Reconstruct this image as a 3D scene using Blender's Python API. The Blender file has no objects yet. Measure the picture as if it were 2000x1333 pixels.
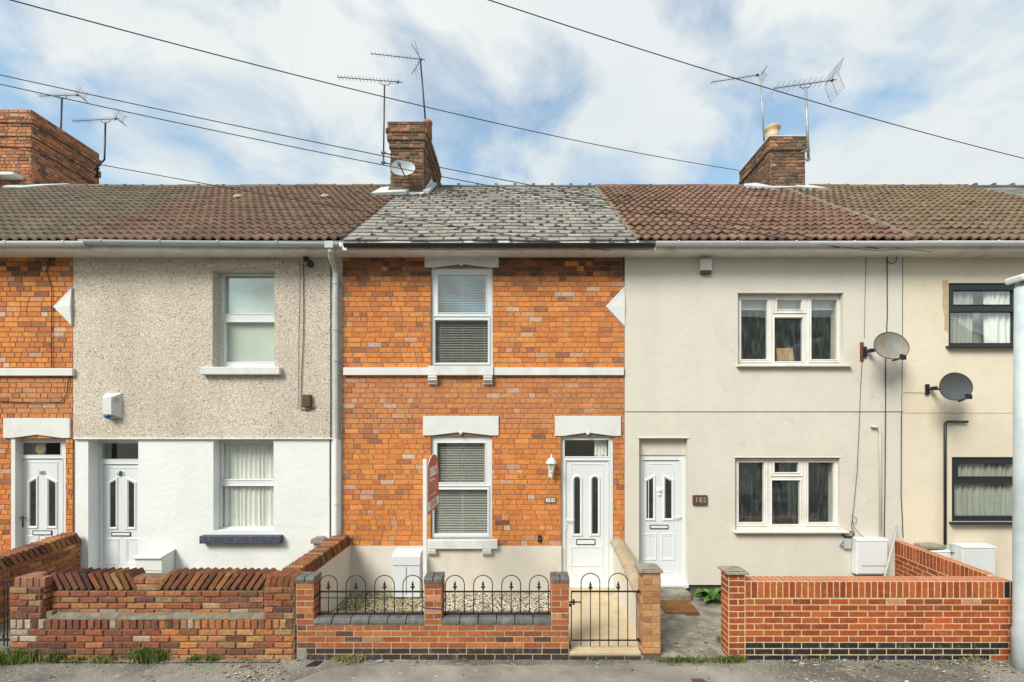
import bpy, math, random
from mathutils import Vector, Matrix, noise
from math import sin, cos, pi, sqrt, radians

# ------------------------------------------------------------------ camera, sky, sun, exposure
FP, CXP, CYP, D0, CH = 960.0, 1020.0, 840.0, 8.0, 2.5
def wx(px, Y=0.0): return (px - CXP) * (D0 + Y) / FP
def wz(py, Y=0.0): return CH + (CYP - py) * (D0 + Y) / FP

scene = bpy.context.scene
COL = scene.collection
cam_d = bpy.data.cameras.new('camera'); cam = bpy.data.objects.new('camera', cam_d); COL.objects.link(cam)
cam.location = (0, -D0, CH); cam.rotation_euler = (pi / 2, 0, 0)
cam_d.sensor_width = 36; cam_d.lens = FP / 2000 * 36
cam_d.shift_x = -0.01; cam_d.shift_y = 0.0868
cam_d.clip_start = 0.05; cam_d.clip_end = 2000
scene.camera = cam
scene.view_settings.view_transform = 'Standard'; scene.view_settings.look = 'None'
scene.view_settings.gamma = 1.0; scene.view_settings.use_curve_mapping = False
scene.view_settings.exposure = 1.09
scene.cycles.max_bounces = 6; scene.cycles.diffuse_bounces = 3; scene.cycles.transparent_max_bounces = 12

SUN = Vector((-0.48, -0.62, 0.70)).normalized()
world = bpy.data.worlds.new('World'); scene.world = world; world.use_nodes = True
nt = world.node_tree; N = nt.nodes; L = nt.links
for n in list(N): N.remove(n)
out = N.new('ShaderNodeOutputWorld'); bg = N.new('ShaderNodeBackground'); L.new(bg.outputs[0], out.inputs[0])
bg.inputs['Strength'].default_value = 0.10
sky = N.new('ShaderNodeTexSky'); sky.sky_type = 'NISHITA'; sky.sun_disc = False
sky.sun_elevation = math.asin(SUN.z); sky.sun_rotation = math.atan2(SUN.x, SUN.y)
sky.air_density = 1.0; sky.dust_density = 1.5
tc = N.new('ShaderNodeTexCoord'); sep = N.new('ShaderNodeSeparateXYZ'); L.new(tc.outputs['Generated'], sep.inputs[0])
mx = N.new('ShaderNodeMath'); mx.operation = 'MAXIMUM'; L.new(sep.outputs[2], mx.inputs[0]); mx.inputs[1].default_value = 0.06
ad = N.new('ShaderNodeMath'); ad.operation = 'ADD'; L.new(mx.outputs[0], ad.inputs[0]); ad.inputs[1].default_value = 0.42
dx = N.new('ShaderNodeMath'); dx.operation = 'DIVIDE'; L.new(sep.outputs[0], dx.inputs[0]); L.new(ad.outputs[0], dx.inputs[1])
dy = N.new('ShaderNodeMath'); dy.operation = 'DIVIDE'; L.new(sep.outputs[1], dy.inputs[0]); L.new(ad.outputs[0], dy.inputs[1])
cb = N.new('ShaderNodeCombineXYZ'); L.new(dx.outputs[0], cb.inputs[0]); L.new(dy.outputs[0], cb.inputs[1]); cb.inputs[2].default_value = 3.7
nz = N.new('ShaderNodeTexNoise'); nz.inputs['Scale'].default_value = 4.2; nz.inputs['Detail'].default_value = 9; nz.inputs['Roughness'].default_value = 0.55
nz.inputs['Distortion'].default_value = 0.35; L.new(cb.outputs[0], nz.inputs['Vector'])
rp = N.new('ShaderNodeValToRGB'); rp.color_ramp.elements[0].position = 0.34; rp.color_ramp.elements[1].position = 0.54
rp.color_ramp.elements[0].color = (0.20, 0.20, 0.20, 1); rp.color_ramp.elements[1].color = (1, 1, 1, 1)
L.new(nz.outputs['Fac'], rp.inputs[0])
nz2 = N.new('ShaderNodeTexNoise'); nz2.inputs['Scale'].default_value = 3.1; nz2.inputs['Detail'].default_value = 6; L.new(cb.outputs[0], nz2.inputs['Vector'])
rp2 = N.new('ShaderNodeValToRGB'); rp2.color_ramp.elements[0].position = 0.3; rp2.color_ramp.elements[1].position = 0.7
rp2.color_ramp.elements[0].color = (3.55, 3.85, 4.0, 1); rp2.color_ramp.elements[1].color = (4.15, 4.3, 4.3, 1)
L.new(nz2.outputs['Fac'], rp2.inputs[0])
mixs = N.new('ShaderNodeMix'); mixs.data_type = 'RGBA'
L.new(rp.outputs[0], mixs.inputs[0]); skt = N.new('ShaderNodeMix'); skt.data_type = 'RGBA'; skt.blend_type = 'MULTIPLY'; skt.inputs[0].default_value = 1.0; skt.inputs[7].default_value = (0.95, 1.18, 1.12, 1)
L.new(sky.outputs[0], skt.inputs[6]); L.new(skt.outputs[2], mixs.inputs[6]); L.new(rp2.outputs[0], mixs.inputs[7])
tn = N.new('ShaderNodeMix'); tn.data_type = 'RGBA'; tn.blend_type = 'MULTIPLY'; tn.inputs[0].default_value = 1.0; tn.inputs[7].default_value = (1.0, 1.0, 0.99, 1)
L.new(mixs.outputs[2], tn.inputs[6]); L.new(tn.outputs[2], bg.inputs['Color'])

sd = bpy.data.lights.new('sun', 'SUN'); sd.energy = 2.0; sd.angle = radians(24); sd.color = (1.0, 0.95, 0.86)
so = bpy.data.objects.new('sun', sd); COL.objects.link(so); so.rotation_euler = SUN.to_track_quat('Z', 'Y').to_euler(); so.location = (-6, -12, 14)

# ------------------------------------------------------------------ materials
def mat_base(name):
    m = bpy.data.materials.new(name); m.use_nodes = True
    return m, m.node_tree.nodes, m.node_tree.links, m.node_tree.nodes['Principled BSDF']

def nnoise(N, L, scale, detail=4, stretch=None, rough=0.55):
    t = N.new('ShaderNodeTexCoord'); n = N.new('ShaderNodeTexNoise')
    n.inputs['Scale'].default_value = scale; n.inputs['Detail'].default_value = detail; n.inputs['Roughness'].default_value = rough
    if stretch:
        mp = N.new('ShaderNodeMapping'); mp.inputs['Scale'].default_value = stretch
        L.new(t.outputs['Object'], mp.inputs[0]); L.new(mp.outputs[0], n.inputs['Vector'])
    else: L.new(t.outputs['Object'], n.inputs['Vector'])
    return n
def ramp(N, L, src, p0, p1, c0, c1):
    r = N.new('ShaderNodeValToRGB'); r.color_ramp.elements[0].position = p0; r.color_ramp.elements[1].position = p1
    r.color_ramp.elements[0].color = (*c0, 1) if len(c0) == 3 else c0; r.color_ramp.elements[1].color = (*c1, 1) if len(c1) == 3 else c1
    L.new(src, r.inputs[0]); return r
def g3(v): return (v, v, v)
def mixc(N, L, fac, a, b, mode='MIX'):
    m = N.new('ShaderNodeMix'); m.data_type = 'RGBA'; m.blend_type = mode
    if hasattr(fac, 'links'): L.new(fac, m.inputs[0])
    else: m.inputs[0].default_value = fac
    for i, s in ((6, a), (7, b)):
        if hasattr(s, 'links'): L.new(s, m.inputs[i])
        else: m.inputs[i].default_value = (*s, 1)
    return m.outputs[2]
def bump(N, L, bsdf, src, strength, dist=0.01):
    b = N.new('ShaderNodeBump'); b.inputs['Strength'].default_value = strength; b.inputs['Distance'].default_value = dist
    L.new(src, b.inputs['Height']); L.new(b.outputs[0], bsdf.inputs['Normal'])

def pbr(name, color, rough=0.6, metal=0.0, var=0.12, vscale=3.0, bscale=60, bstr=0.15, bdist=0.004, dirt=None, streak=False, spec=None, crack=None):
    m, N, L, B = mat_base(name)
    n1 = nnoise(N, L, vscale, 5, (3, 3, 0.35) if streak else None)
    r1 = ramp(N, L, n1.outputs['Fac'], 0.3, 0.7, g3(1 - var), g3(1.0))
    c = mixc(N, L, 1.0, color, r1.outputs[0], 'MULTIPLY')
    if dirt:
        dcol, amt, ds = dirt
        n2 = nnoise(N, L, ds, 8, (1, 1, 0.5), 0.65)
        r2 = ramp(N, L, n2.outputs['Fac'], 0.5, 0.72, g3(0.0), g3(amt))
        c = mixc(N, L, r2.outputs[0], c, dcol)
    if crack:
        t_ = N.new('ShaderNodeTexCoord'); dn = nnoise(N, L, 1.3, 9, None, 0.7); va = N.new('ShaderNodeVectorMath'); va.operation = 'MULTIPLY_ADD'
        L.new(dn.outputs['Color'], va.inputs[0]); va.inputs[1].default_value = (0.9, 0.9, 0.9); L.new(t_.outputs['Object'], va.inputs[2])
        vo = N.new('ShaderNodeTexVoronoi'); vo.feature = 'DISTANCE_TO_EDGE'; vo.inputs['Scale'].default_value = 0.55; L.new(va.outputs[0], vo.inputs['Vector'])
        rv = ramp(N, L, vo.outputs['Distance'], 0.0, 0.0035, g3(1), g3(0)); mk = nnoise(N, L, 0.8, 3); rm = ramp(N, L, mk.outputs['Fac'], 0.47, 0.56, g3(0), g3(crack))
        fm = mixc(N, L, 1.0, rv.outputs[0], rm.outputs[0], 'MULTIPLY'); c = mixc(N, L, fm, c, tuple(x * 0.45 for x in color))
        pn = nnoise(N, L, 0.9, 2, None, 0.4); rpn = ramp(N, L, pn.outputs['Fac'], 0.565, 0.58, g3(0), g3(0.16)); c = mixc(N, L, rpn.outputs[0], c, tuple(min(1, x * 1.12) for x in color))
    L.new(c, B.inputs['Base Color'])
    B.inputs['Roughness'].default_value = rough; B.inputs['Metallic'].default_value = metal
    if spec is not None: B.inputs['Specular IOR Level'].default_value = spec
    if bstr > 0:
        n3 = nnoise(N, L, bscale, 5); bump(N, L, B, n3.outputs['Fac'], bstr, bdist)
    return m

def attr_mat(name, rough=0.88, var=0.35, vscale=25, bscale=90, bstr=0.5, bdist=0.006, soot=0.0, soot_scale=1.2, lichen=0.0, lcol=(0.45, 0.45, 0.35)):
    m, N, L, B = mat_base(name)
    a = N.new('ShaderNodeAttribute'); a.attribute_name = 'col'
    n1 = nnoise(N, L, vscale, 6, None, 0.65)
    r1 = ramp(N, L, n1.outputs['Fac'], 0.28, 0.72, g3(1 - var), g3(1.0 + var * 0.35))
    c = mixc(N, L, 1.0, a.outputs['Color'], r1.outputs[0], 'MULTIPLY')
    if soot > 0:
        n2 = nnoise(N, L, soot_scale, 7, None, 0.6)
        r2 = ramp(N, L, n2.outputs['Fac'], 0.5, 0.75, g3(0), g3(soot))
        c = mixc(N, L, r2.outputs[0], c, (0.05, 0.038, 0.03))
    if lichen > 0:
        n4 = nnoise(N, L, 14, 8, None, 0.7)
        r4 = ramp(N, L, n4.outputs['Fac'], 0.56, 0.64, g3(0), g3(lichen))
        c = mixc(N, L, r4.outputs[0], c, lcol)
    L.new(c, B.inputs['Base Color']); B.inputs['Roughness'].default_value = rough
    B.inputs['Specular IOR Level'].default_value = 0.3
    n3 = nnoise(N, L, bscale, 6, None, 0.65); bump(N, L, B, n3.outputs['Fac'], bstr, bdist)
    return m

M = {}
M['brick'] = attr_mat('orange facing brick', soot=0.14, soot_scale=1.7, var=0.34, vscale=20, bstr=0.8, bdist=0.010, lichen=0.10, lcol=(0.62, 0.42, 0.28))
M['oldbrick'] = attr_mat('weathered garden brick', soot=0.3, soot_scale=3.5, var=0.45, bstr=0.8, bdist=0.01, lichen=0.15, lcol=(0.42, 0.38, 0.28))
M['chimbrick'] = attr_mat('sooty chimney brick', soot=0.35, soot_scale=2.5, var=0.45, bstr=0.8, bdist=0.012, lichen=0.25, lcol=(0.3, 0.26, 0.18))
M['newbrick'] = attr_mat('new red brick', soot=0.08, soot_scale=3, var=0.3, bstr=0.5, bdist=0.004, lichen=0.16, lcol=(0.60, 0.42, 0.32))
M['tile'] = attr_mat('brown concrete roof tile', soot=0.12, soot_scale=1.2, var=0.25, vscale=9, bstr=0.35, lichen=0.16, lcol=(0.30, 0.26, 0.17))
M['slate'] = attr_mat('grey weathered slate', rough=0.75, soot=0.1, var=0.3, vscale=16, bstr=0.5, lichen=0.35, lcol=(0.36, 0.345, 0.29))
M['moss'] = attr_mat('dark roof moss', var=0.5, vscale=60, bstr=1.0, bdist=0.01)
M['pebble'] = attr_mat('loose gravel', var=0.2, vscale=70, bstr=0.2)
M['leaf'] = attr_mat('weed leaf', rough=0.6, var=0.3, vscale=40, bstr=0.1)
M['upvc'] = pbr('white plastic window frame', (0.72, 0.75, 0.75), 0.32, var=0.05, vscale=2, bstr=0.0)
M['upvc_dirty'] = pbr('weathered white plastic frame', (0.76, 0.75, 0.70), 0.4, var=0.08, vscale=3, bstr=0.0, dirt=((0.45, 0.38, 0.28), 0.4, 7))
M['door_white'] = pbr('white door leaf', (0.70, 0.735, 0.755), 0.35, var=0.06, vscale=2, bscale=25, bstr=0.03, dirt=((0.62, 0.62, 0.58), 0.35, 4))
M['stone_white'] = pbr('white painted stone', (0.70, 0.715, 0.69), 0.7, var=0.1, vscale=2.5, bscale=30, bstr=0.35, bdist=0.004, dirt=((0.42, 0.38, 0.3), 0.35, 5))
M['white_wall'] = pbr('white painted brick wall', (0.76, 0.785, 0.765), 0.75, var=0.06, vscale=1.4, bscale=12, bstr=0.6, bdist=0.012, crack=0.35, dirt=((0.62, 0.61, 0.55), 0.3, 2))
M['render_cream'] = pbr('cream garden render', (0.69, 0.645, 0.56), 0.85, var=0.1, vscale=1.6, bscale=45, bstr=0.35, dirt=((0.45, 0.4, 0.32), 0.35, 3))
M['render_grey'] = pbr('pale stone render', (0.65, 0.615, 0.53), 0.85, var=0.05, vscale=0.9, bscale=9, bstr=0.5, bdist=0.012, dirt=((0.48, 0.45, 0.37), 0.25, 2.6), streak=True, crack=0.5)
M['render_yellow'] = pbr('cream yellow render', (0.74, 0.655, 0.51), 0.85, var=0.08, vscale=1.0, bscale=9, bstr=0.5, bdist=0.012, dirt=((0.56, 0.47, 0.33), 0.35, 2.4), crack=0.5)
M['render_patch'] = pbr('bare render patch', (0.52, 0.40, 0.24), 0.9, var=0.2, vscale=8)
M['fascia'] = pbr('cream painted fascia', (0.84, 0.83, 0.77), 0.5, var=0.15, vscale=2.0, bstr=0.05, dirt=((0.35, 0.32, 0.26), 0.5, 4))
M['gutter_grey'] = pbr('grey plastic gutter', (0.50, 0.55, 0.55), 0.4, var=0.15, vscale=3, bstr=0.0, dirt=((0.3, 0.3, 0.27), 0.4, 5))
M['gutter_black'] = pbr('black gutter', (0.022, 0.025, 0.028), 0.4, var=0.2, bstr=0.0)
M['gutter_white'] = pbr('white gutter', (0.74, 0.76, 0.75), 0.35, var=0.08, bstr=0.0, dirt=((0.45, 0.42, 0.36), 0.3, 4))
M['black'] = pbr('black painted metal', (0.018, 0.018, 0.02), 0.45, var=0.2, bstr=0.0)
M['wire'] = pbr('black cable rubber', (0.02, 0.02, 0.022), 0.7, var=0.1, bstr=0.0)
M['paleWire'] = pbr('pale cable', (0.55, 0.52, 0.45), 0.7, var=0.1, bstr=0.0)
M['dark_frame'] = pbr('dark grey window frame', (0.028, 0.032, 0.038), 0.32, var=0.15, bstr=0.0)
M['dark_sill'] = pbr('navy painted sill', (0.055, 0.065, 0.10), 0.6, var=0.25, vscale=9, bscale=40, bstr=0.3, dirt=((0.3, 0.3, 0.3), 0.3, 20))
M['aluminium'] = pbr('aerial aluminium', (0.16, 0.155, 0.15), 0.55, metal=0.6, var=0.2, bstr=0.0)
M['galv'] = pbr('galvanised mast', (0.42, 0.43, 0.42), 0.5, metal=0.5, var=0.3, vscale=8, bstr=0.0)
M['rust'] = pbr('rusty bracket', (0.18, 0.07, 0.03), 0.9, var=0.5, vscale=30, bstr=0.4)
M['lead'] = pbr('lead flashing', (0.62, 0.66, 0.68), 0.6, metal=0.0, var=0.25, vscale=6, bscale=12, bstr=0.6, bdist=0.02)
M['mortar'] = pbr('bedding mortar', (0.27, 0.22, 0.165), 0.95, var=0.4, vscale=10, bscale=40, bstr=0.9, bdist=0.02)
M['blue_brick'] = pbr('blue engineering brick', (0.135, 0.135, 0.128), 0.6, var=0.5, vscale=9, bscale=40, bstr=0.6, bdist=0.006, dirt=((0.3, 0.29, 0.25), 0.45, 12))
M['cap_stone'] = pbr('weathered stone cap', (0.36, 0.32, 0.25), 0.9, var=0.4, vscale=8, bscale=35, bstr=0.9, bdist=0.008, dirt=((0.12, 0.11, 0.09), 0.6, 12))
M['sand_stone'] = pbr('sandy coping stone', (0.47, 0.38, 0.25), 0.9, var=0.35, vscale=6, bscale=30, bstr=0.7, bdist=0.008, dirt=((0.2, 0.17, 0.12), 0.5, 9))
M['path_sand'] = pbr('sandy paving', (0.60, 0.50, 0.33), 0.9, var=0.2, vscale=3.5, bscale=60, bstr=0.4, dirt=((0.36, 0.28, 0.16), 0.5, 4))
M['concrete'] = pbr('old concrete', (0.34, 0.32, 0.255), 0.92, var=0.6, vscale=5, bscale=28, bstr=1.0, bdist=0.014, dirt=((0.10, 0.092, 0.07), 0.85, 4))
M['soil'] = pbr('dark soil', (0.10, 0.085, 0.06), 0.95, var=0.5, vscale=9, bscale=30, bstr=1.0, bdist=0.02)
M['mat'] = pbr('coir doormat', (0.26, 0.12, 0.03), 1.0, var=0.4, vscale=12, bscale=160, bstr=1.0, bdist=0.01, dirt=((0.07, 0.04, 0.02), 0.6, 6))
M['blue_lamp'] = pbr('blue plastic lens', (0.01, 0.10, 0.55), 0.2, var=0.1, bstr=0)
M['brown_box'] = pbr('brown plastic', (0.10, 0.055, 0.04), 0.6, var=0.2, bstr=0.1)
M['terracotta'] = pbr('terracotta pot', (0.42, 0.16, 0.08), 0.85, var=0.3, vscale=9, bscale=40, bstr=0.4)
M['buff_pot'] = pbr('buff clay pot', (0.62, 0.50, 0.28), 0.7, var=0.2, vscale=6, bscale=40, bstr=0.2)
M['dish_grey'] = pbr('pale grey dish', (0.42, 0.46, 0.48), 0.5, var=0.1, bstr=0.0)
M['dish_dark'] = pbr('dark grey dish', (0.085, 0.09, 0.095), 0.5, var=0.2, vscale=5, bstr=0.0)
M['dish_rust'] = pbr('rust stained dish', (0.33, 0.33, 0.29), 0.6, var=0.25, vscale=5, bstr=0.1, dirt=((0.30, 0.16, 0.05), 0.9, 4.5))
M['curtain'] = pbr('white curtain', (0.88, 0.89, 0.84), 0.9, var=0.06, bstr=0.0)
M['wrapper'] = pbr('faded blue wrapper', (0.25, 0.42, 0.62), 0.5, var=0.5, vscale=40, bstr=0.2)
M['ledge'] = pbr('worn mortar ledge', (0.26, 0.24, 0.175), 0.95, var=0.5, vscale=14, bscale=30, bstr=1.0, bdist=0.012, dirt=((0.10, 0.08, 0.055), 0.8, 9))
M['net'] = pbr('greyish net curtain', (0.50, 0.52, 0.47), 0.9, var=0.25, vscale=5, bstr=0.0, streak=True)
M['backing'] = pbr('pale green grey pane backing', (0.68, 0.74, 0.66), 0.9, var=0.18, vscale=1.2, bstr=0.0)  # in the pebbledash house this greenish tone imitates window reflections
M['blind'] = pbr('cream blind slats', (0.72, 0.72, 0.66), 0.5, var=0.04, bstr=0.0)
M['interior'] = pbr('room walls', (0.40, 0.38, 0.34), 0.9, var=0.2, vscale=0.8, bstr=0.0)
M['wood'] = pbr('bare wood', (0.46, 0.31, 0.15), 0.7, var=0.35, vscale=5, bstr=0.2, streak=True)
M['sign_red'] = pbr('orange red sign board', (0.50, 0.075, 0.02), 0.45, var=0.05, bstr=0.0)
M['sign_white'] = pbr('white sign board', (0.78, 0.77, 0.73), 0.5, var=0.04, bstr=0.0)
M['grey_text'] = pbr('grey print', (0.2, 0.17, 0.16), 0.6, var=0.0, bstr=0)
M['post'] = pbr('blue grey painted steel', (0.50, 0.57, 0.59), 0.5, var=0.25, vscale=5, bscale=20, bstr=0.25, dirt=((0.62, 0.62, 0.55), 0.4, 7))
M['frost'] = pbr('frosted lantern glass', (0.55, 0.52, 0.42), 0.2, var=0.15, bstr=0.0)
M['doorglass'] = pbr('dark obscured door glass', (0.045, 0.048, 0.04), 0.15, var=0.5, vscale=7, bscale=50, bstr=0.15)
M['grass'] = M['leaf']
M['strap'] = pbr('purple strap', (0.10, 0.06, 0.16), 0.7, var=0.2, bstr=0)
M['opp_wall'] = pbr('buff wall across the road', (0.55, 0.47, 0.38), 0.9, var=0.2, vscale=0.7, bstr=0)
M['opp_roof'] = pbr('roof across the road', (0.10, 0.085, 0.07), 0.9, var=0.3, vscale=1.0, bstr=0)

def glass_mat(name, refl=0.05, dirt=0.0, tint=(0.97, 0.99, 0.97), dcol=(0.55, 0.68, 0.68)):
    m = bpy.data.materials.new(name); m.use_nodes = True; N = m.node_tree.nodes; L = m.node_tree.links
    for n in list(N): N.remove(n)
    o = N.new('ShaderNodeOutputMaterial'); tr = N.new('ShaderNodeBsdfTransparent'); tr.inputs[0].default_value = (*tint, 1)
    gl = N.new('ShaderNodeBsdfGlossy'); gl.inputs['Roughness'].default_value = 0.01; gl.inputs[0].default_value = (0.92, 1.0, 0.98, 1)
    nn = nnoise(N, L, 1.6, 1); bp = N.new('ShaderNodeBump'); bp.inputs['Strength'].default_value = 0.12; bp.inputs['Distance'].default_value = 0.02
    L.new(nn.outputs['Fac'], bp.inputs['Height']); L.new(bp.outputs[0], gl.inputs['Normal'])
    ge = N.new('ShaderNodeNewGeometry'); dt = N.new('ShaderNodeVectorMath'); dt.operation = 'DOT_PRODUCT'; L.new(ge.outputs['Incoming'], dt.inputs[0]); L.new(ge.outputs['Normal'], dt.inputs[1])
    def MT(op, x, y=None):
        q = N.new('ShaderNodeMath'); q.operation = op
        for i_, v_ in ((0, x), (1, y)):
            if v_ is None: continue
            if hasattr(v_, 'links'): L.new(v_, q.inputs[i_])
            else: q.inputs[i_].default_value = v_
        return q.outputs[0]
    c_ = MT('POWER', MT('SUBTRACT', 1.0, MT('ABSOLUTE', dt.outputs['Value'])), 5.0)
    a = N.new('ShaderNodeMath'); a.operation = 'MULTIPLY_ADD'; a.use_clamp = True; L.new(c_, a.inputs[0]); a.inputs[1].default_value = 0.85; a.inputs[2].default_value = 0.04 + refl
    mx = N.new('ShaderNodeMixShader'); L.new(a.outputs[0], mx.inputs[0]); L.new(tr.outputs[0], mx.inputs[1]); L.new(gl.outputs[0], mx.inputs[2])
    last = mx.outputs[0]
    if dirt > 0:
        n1 = nnoise(N, L, 5, 7, (4, 4, 0.7), 0.65); r = ramp(N, L, n1.outputs['Fac'], 0.45, 0.75, g3(0.02), g3(dirt))
        df = N.new('ShaderNodeBsdfDiffuse'); df.inputs[0].default_value = (*dcol, 1)
        m2 = N.new('ShaderNodeMixShader'); L.new(r.outputs[0], m2.inputs[0]); L.new(last, m2.inputs[1]); L.new(df.outputs[0], m2.inputs[2]); last = m2.outputs[0]
    L.new(last, o.inputs[0]); return m
M['glass'] = glass_mat('window glass', 0.17)
M['glass_dirty'] = glass_mat('streaked window glass', 0.10, 0.13)

def pebbledash():
    m, N, L, B = mat_base('pebbledash render')
    t = N.new('ShaderNodeTexCoord'); v = N.new('ShaderNodeTexVoronoi'); v.inputs['Scale'].default_value = 62
    nd = nnoise(N, L, 30, 3); va = N.new('ShaderNodeVectorMath'); va.operation = 'MULTIPLY_ADD'
    L.new(nd.outputs['Color'], va.inputs[0]); va.inputs[1].default_value = (0.03, 0.03, 0.03); L.new(t.outputs['Object'], va.inputs[2]); L.new(va.outputs[0], v.inputs['Vector'])
    sp = N.new('ShaderNodeSeparateColor'); L.new(v.outputs['Color'], sp.inputs[0])
    r = N.new('ShaderNodeValToRGB'); cr = r.color_ramp; cr.interpolation = 'CONSTANT'
    cols = [(0, (0.66, 0.57, 0.46)), (0.30, (0.60, 0.51, 0.405)), (0.5, (0.72, 0.64, 0.53)), (0.76, (0.78, 0.73, 0.65)), (0.90, (0.50, 0.38, 0.28)), (0.965, (0.30, 0.225, 0.17))]
    cr.elements[0].position = 0; cr.elements[0].color = (*cols[0][1], 1); cr.elements[1].position = cols[1][0]; cr.elements[1].color = (*cols[1][1], 1)
    for p, c in cols[2:]: e = cr.elements.new(p); e.color = (*c, 1)
    L.new(sp.outputs[0], r.inputs[0])
    n2 = nnoise(N, L, 1.2, 6, (1, 1, 0.5)); r2 = ramp(N, L, n2.outputs['Fac'], 0.3, 0.7, g3(0.84), g3(1.05))
    n6 = nnoise(N, L, 2.2, 7, (1, 1, 0.6), 0.65); r6 = ramp(N, L, n6.outputs['Fac'], 0.60, 0.72, g3(0), g3(0.35))
    c = mixc(N, L, 1.0, r.outputs[0], r2.outputs[0], 'MULTIPLY'); c = mixc(N, L, r6.outputs[0], c, (0.36, 0.31, 0.22))
    L.new(c, B.inputs['Base Color']); B.inputs['Roughness'].default_value = 0.92
    r3 = ramp(N, L, v.outputs['Distance'], 0.0, 0.7, g3(1), g3(0)); bump(N, L, B, r3.outputs[0], 0.9, 0.012)
    return m
M['pebbledash'] = pebbledash()

def asphalt():
    m, N, L, B = mat_base('patched asphalt pavement')
    n1 = nnoise(N, L, 0.9, 5, None, 0.5); r1 = ramp(N, L, n1.outputs['Fac'], 0.42, 0.60, (0.125, 0.118, 0.102), (0.25, 0.235, 0.195))
    n2 = nnoise(N, L, 120, 3); r2 = ramp(N, L, n2.outputs['Fac'], 0.3, 0.75, g3(0.65), g3(1.35))
    c = mixc(N, L, 1.0, r1.outputs[0], r2.outputs[0], 'MULTIPLY')
    n4 = nnoise(N, L, 5, 8, None, 0.7); r4 = ramp(N, L, n4.outputs['Fac'], 0.55, 0.66, g3(0), g3(0.6)); c = mixc(N, L, r4.outputs[0], c, (0.33, 0.31, 0.255))
    v = N.new('ShaderNodeTexVoronoi'); v.inputs['Scale'].default_value = 70; t = N.new('ShaderNodeTexCoord'); L.new(t.outputs['Object'], v.inputs['Vector'])
    sp = N.new('ShaderNodeSeparateColor'); L.new(v.outputs['Color'], sp.inputs[0]); r5 = ramp(N, L, sp.outputs[0], 0.95, 0.96, g3(0), g3(0.7))
    c = mixc(N, L, r5.outputs[0], c, (0.45, 0.43, 0.36))
    L.new(c, B.inputs['Base Color']); B.inputs['Roughness'].default_value = 0.92
    bump(N, L, B, n2.outputs['Fac'], 0.7, 0.006); return m
M['asphalt'] = asphalt()
M['patch'] = pbr('pale worn concrete patch', (0.32, 0.305, 0.255), 0.92, var=0.45, vscale=2.2, bscale=70, bstr=0.8, bdist=0.006, dirt=((0.17, 0.16, 0.13), 0.7, 3.5))
M['road'] = pbr('road asphalt', (0.17, 0.168, 0.16), 0.9, var=0.3, vscale=1, bscale=90, bstr=0.5)
M['ground'] = pbr('bare ground', (0.14, 0.13, 0.09), 0.95, var=0.4, vscale=0.5, bscale=10, bstr=0.4)

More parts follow.
